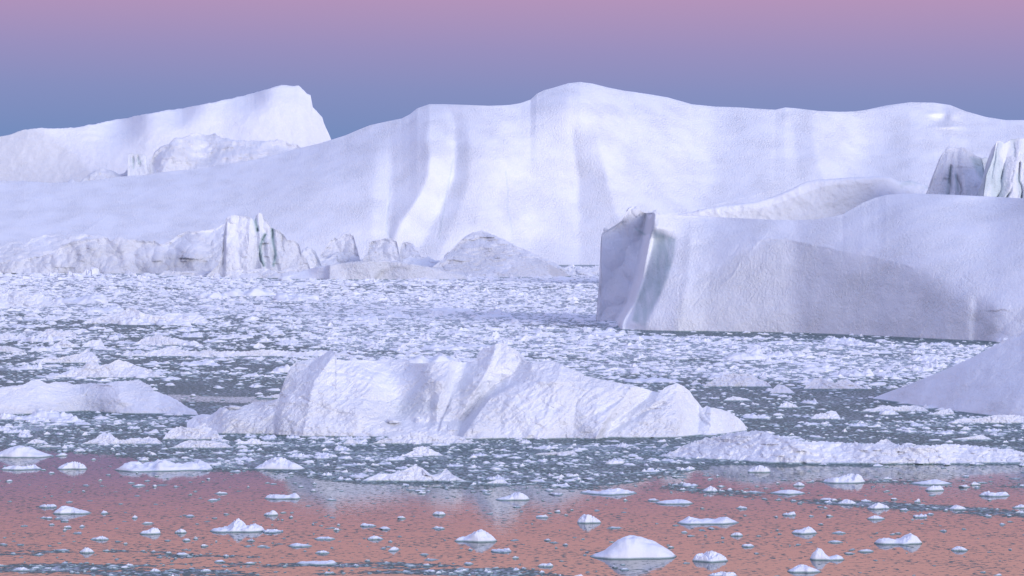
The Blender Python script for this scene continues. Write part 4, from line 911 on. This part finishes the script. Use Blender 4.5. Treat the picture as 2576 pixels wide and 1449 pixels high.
# pick the largest as individual things
named = [(f[0]-4, f[1]+4, f[2]-26, f[2]+8) for f in F]
def clash(x, y):
    return any(a < x < b and c_ < y < d for a, b, c_, d in named)
score = A[:, 2]*A[:, 3]*np.where(A[:, 1] > 1060, 1.6, 1.0)*((A[:, 0] > 0) & (A[:, 0] < 2576) & (A[:, 1] < 1449) & ((A[:, 1] > 830) | (A[:, 2] > 44)))
order = np.argsort(-score); ind = []
for i in order:
    if len(ind) >= 235: break
    if not clash(A[i, 0], A[i, 1]): ind.append(i)
cl_ = np.array([clash(x, y) for x, y in A[:, :2]]) & (A[:, 2] > 9)
isind = np.zeros(len(A), bool); isind[ind] = True
def build_stuff(name, idx, label_kind='stuff'):
    VV, FF, base = [], [], 0
    tid = RNG.integers(0, len(TPL), len(A)); rz = RNG.uniform(0, 2*np.pi, len(A))
    for k, (V, Fq) in enumerate(TPL):
        ii = idx[tid[idx] == k]
        if not len(ii): continue
        ca, sa = np.cos(rz[ii])[:, None], np.sin(rz[ii])[:, None]
        asp = RNG.uniform(0.8, 1.5, len(ii))[:, None]
        x = V[None, :, 0]*Wm[ii][:, None]; y = V[None, :, 1]*Wm[ii][:, None]*asp; z = V[None, :, 2]*Hm[ii][:, None]
        P3 = np.stack([x*ca-y*sa+Xm[ii][:, None], x*sa+y*ca+D[ii][:, None], z], -1)
        nv = len(V)
        f = Fq[None]+(np.arange(len(ii))*nv)[:, None, None]+base
        VV.append(P3.reshape(-1, 3)); FF.append(f.reshape(-1, 3)); base += nv*len(ii)
    V = np.concatenate(VV)
    o = mesh_obj(name, V, np.concatenate(FF), M['snow_brash'], {'dirt': np.zeros(len(V)), 'blue': np.zeros(len(V))}, smooth=False)
    return tag(o, kind=label_kind)
idx = np.where(~isind & ~cl_)[0]
print('brash chunks', len(idx))
build_stuff('brash_ice', idx)

# individual chunks: a finer template copied
def fine_chunk(seed):
    nu, nv = 44, 20
    u = np.linspace(-1, 1, nu)[None]; v = np.linspace(-1, 1, nv)[:, None]
    ed = (1-np.abs(u)**2.3)**0.5
    H = 0.35+0.9*np.clip(0.6+0.7*fbm(u*1.6+seed*3.7, v*1.1+seed, 0.2, 4)+0.35*ridged(u*3+seed, v*2, 0.9, 3), 0, 2)
    H = H*np.clip(1+0.5*facets(u*2.4+seed*5, v*1.6+seed, seed), 0.3, 1.7)
    H = H*np.clip(1+0.35*facets(u*6+seed*2, v*4.5+seed, seed+3), 0.5, 1.5)
    z = H*np.clip(1-np.abs(v)**2.2, 0, 1)**0.5*np.clip(1-np.abs(u)**3, 0, 1)**0.5
    z = z/z.max(); z[0] = -0.3; z[-1] = -0.3; z[:, 0] = -0.3; z[:, -1] = -0.3
    X = 0.5*u+0*v+0.04*fbm(u*2+seed, v*2, 2.2, 2); Y = 0.42*v*(ed+0.04)*(1+0.3*fbm(u*1.5+seed, 0.3, 0.3, 2))
    V = np.stack([X, Y, z], -1).reshape(-1, 3)
    o = mesh_obj('ice_chunk', V, grid_quads(nv, nu), M['snow_small'], {'dirt': np.zeros(len(V)), 'blue': np.zeros(len(V))})
    return o
protos = [fine_chunk(i*1.37+0.5) for i in range(10)]
used = [False]*10
# labels: each chunk is told apart by its look and by the nearest landmark
LM = [(325,800,'wide low berg'), (35,848,'twin peaked berg'), (140,842,'blunt humped berg'), (235,868,'notched berg'), (160,903,'tall humped low berg'), (600,890,'very long thin ridge'),
      (290,925,'berg with the blue tooth'), (1850,955,'undercut berg'), (2100,967,'low domed berg'), (2076,1046,'blocky lump'), (2250,1028,'jagged floe under the snow wedge'), (2300,1000,'snow wedge'),
      (200,1010,'long left edge berg'), (780,930,'left shoulder of the centre iceberg'), (1265,880,'horn of the centre iceberg'), (1500,960,'right slope of the centre iceberg'), (480,1090,'bright crushed mound'), (1066,1105,'lumpy shelf'),
      (1063,1138,'lone jagged pyramid'), (1066,1195,'horned berg'), (500,1120,'smooth snow covered floe'), (300,1105,'low lumpy berg'), (1400,1140,'cream topped slab'), (1870,1120,'hump of the long speckled floe'), (2300,1140,'long speckled floe'),
      (1580,800,'foot of the grey green groove'), (2000,845,'middle of the grey cliff'), (2420,860,'right end of the grey cliff'), (900,705,'creamy fronted flat iceberg'), (1240,697,'speckled mound'), (640,700,'crevassed tower'), (200,690,'ragged ice cliff'),
      (55,1140,'domed floe at the left edge'), (405,1175,'long jagged foreground floe'), (700,1170,'domed snowy floe'), (1290,1250,'floe over the reflected horn'), (1196,1350,'foreground pyramid'), (1595,1380,'largest domed lump'),
      (592,1325,'turreted floe'), (175,1285,'wedge shaped floe'), (1483,1305,'round white lump'), (1785,1310,'three bumped floe'), (2265,1360,'saddle shaped floe'), (2085,1395,'double lump'), (2125,1205,'square ended floe'), (1912,1180,'white hump'), (2212,1272,'jagged streak hump'), (1530,1240,'long thin jagged floe'), (1830,1262,'left half of the brash streak')]
ORD = ['closest', 'second', 'third', 'fourth', 'fifth', 'sixth', 'seventh', 'eighth', 'ninth', 'tenth', 'eleventh', 'twelfth', 'thirteenth', 'fourteenth', 'fifteenth', 'sixteenth']
rr = random.Random(5)
rec = {}
info = []
for i in ind:
    x, y = A[i, 0], A[i, 1]
    d = [math.hypot((x-a)/1.6, (y-b)*1.3) for a, b, _ in LM]; n = int(np.argmin(d)); a, b, nm_ = LM[n]
    if abs(x-a) > abs(y-b)*2.2: side = 'right of' if x > a else 'left of'
    else: side = 'beyond' if y < b else 'in front of'
    wd = A[i, 2]; size = 'broad' if wd > 75 else 'middling' if wd > 45 else 'small' if wd > 30 else 'tiny'
    shape = 'humped' if A[i, 3]/A[i, 2] > 0.24 else 'low' if A[i, 3]/A[i, 2] > 0.15 else 'flat'
    key = (size, shape, side, nm_)
    rec.setdefault(key, []).append((d[n], i)); info.append((i, key))
rank = {}
for k_, v_ in rec.items():
    for r_, (_, i) in enumerate(sorted(v_)): rank[i] = (r_, len(v_))
for q, (i, key) in enumerate(info):
    k = rr.randrange(10)
    if used[k]:
        o = protos[k].copy(); C.objects.link(o)
    else: o = protos[k]; used[k] = True
    o.location = (Xm[i], D[i], 0); o.rotation_euler = (0, 0, rr.uniform(-0.5, 0.5)+(math.pi if rr.random() < 0.5 else 0))
    o.scale = (Wm[i]*1.15, Wm[i]*1.15*rr.uniform(0.9, 1.5)*(1 if A[i, 2] < 46 else 0.6), Hm[i]*1.15)
    r_, n_ = rank[i]
    size, shape, side, nm_ = key
    lb = '%s %s ice chunk %s the %s' % (size, shape, side, nm_)
    if n_ > 1: lb += ', %s' % (ORD[r_] if r_ == 0 else ORD[min(r_, 15)]+' closest')
    y = A[i, 1]
    tag(o, lb, 'ice chunk', 'ice chunks in the pack ice' if y < 1075 else 'ice chunks on open water')
for k in range(10):
    if not used[k]: bpy.data.objects.remove(protos[k])

for o in list(SC.objects):
    if 'label' in o and len(o['label'].split()) > 16: print('LONG', len(o['label'].split()), o['label'])
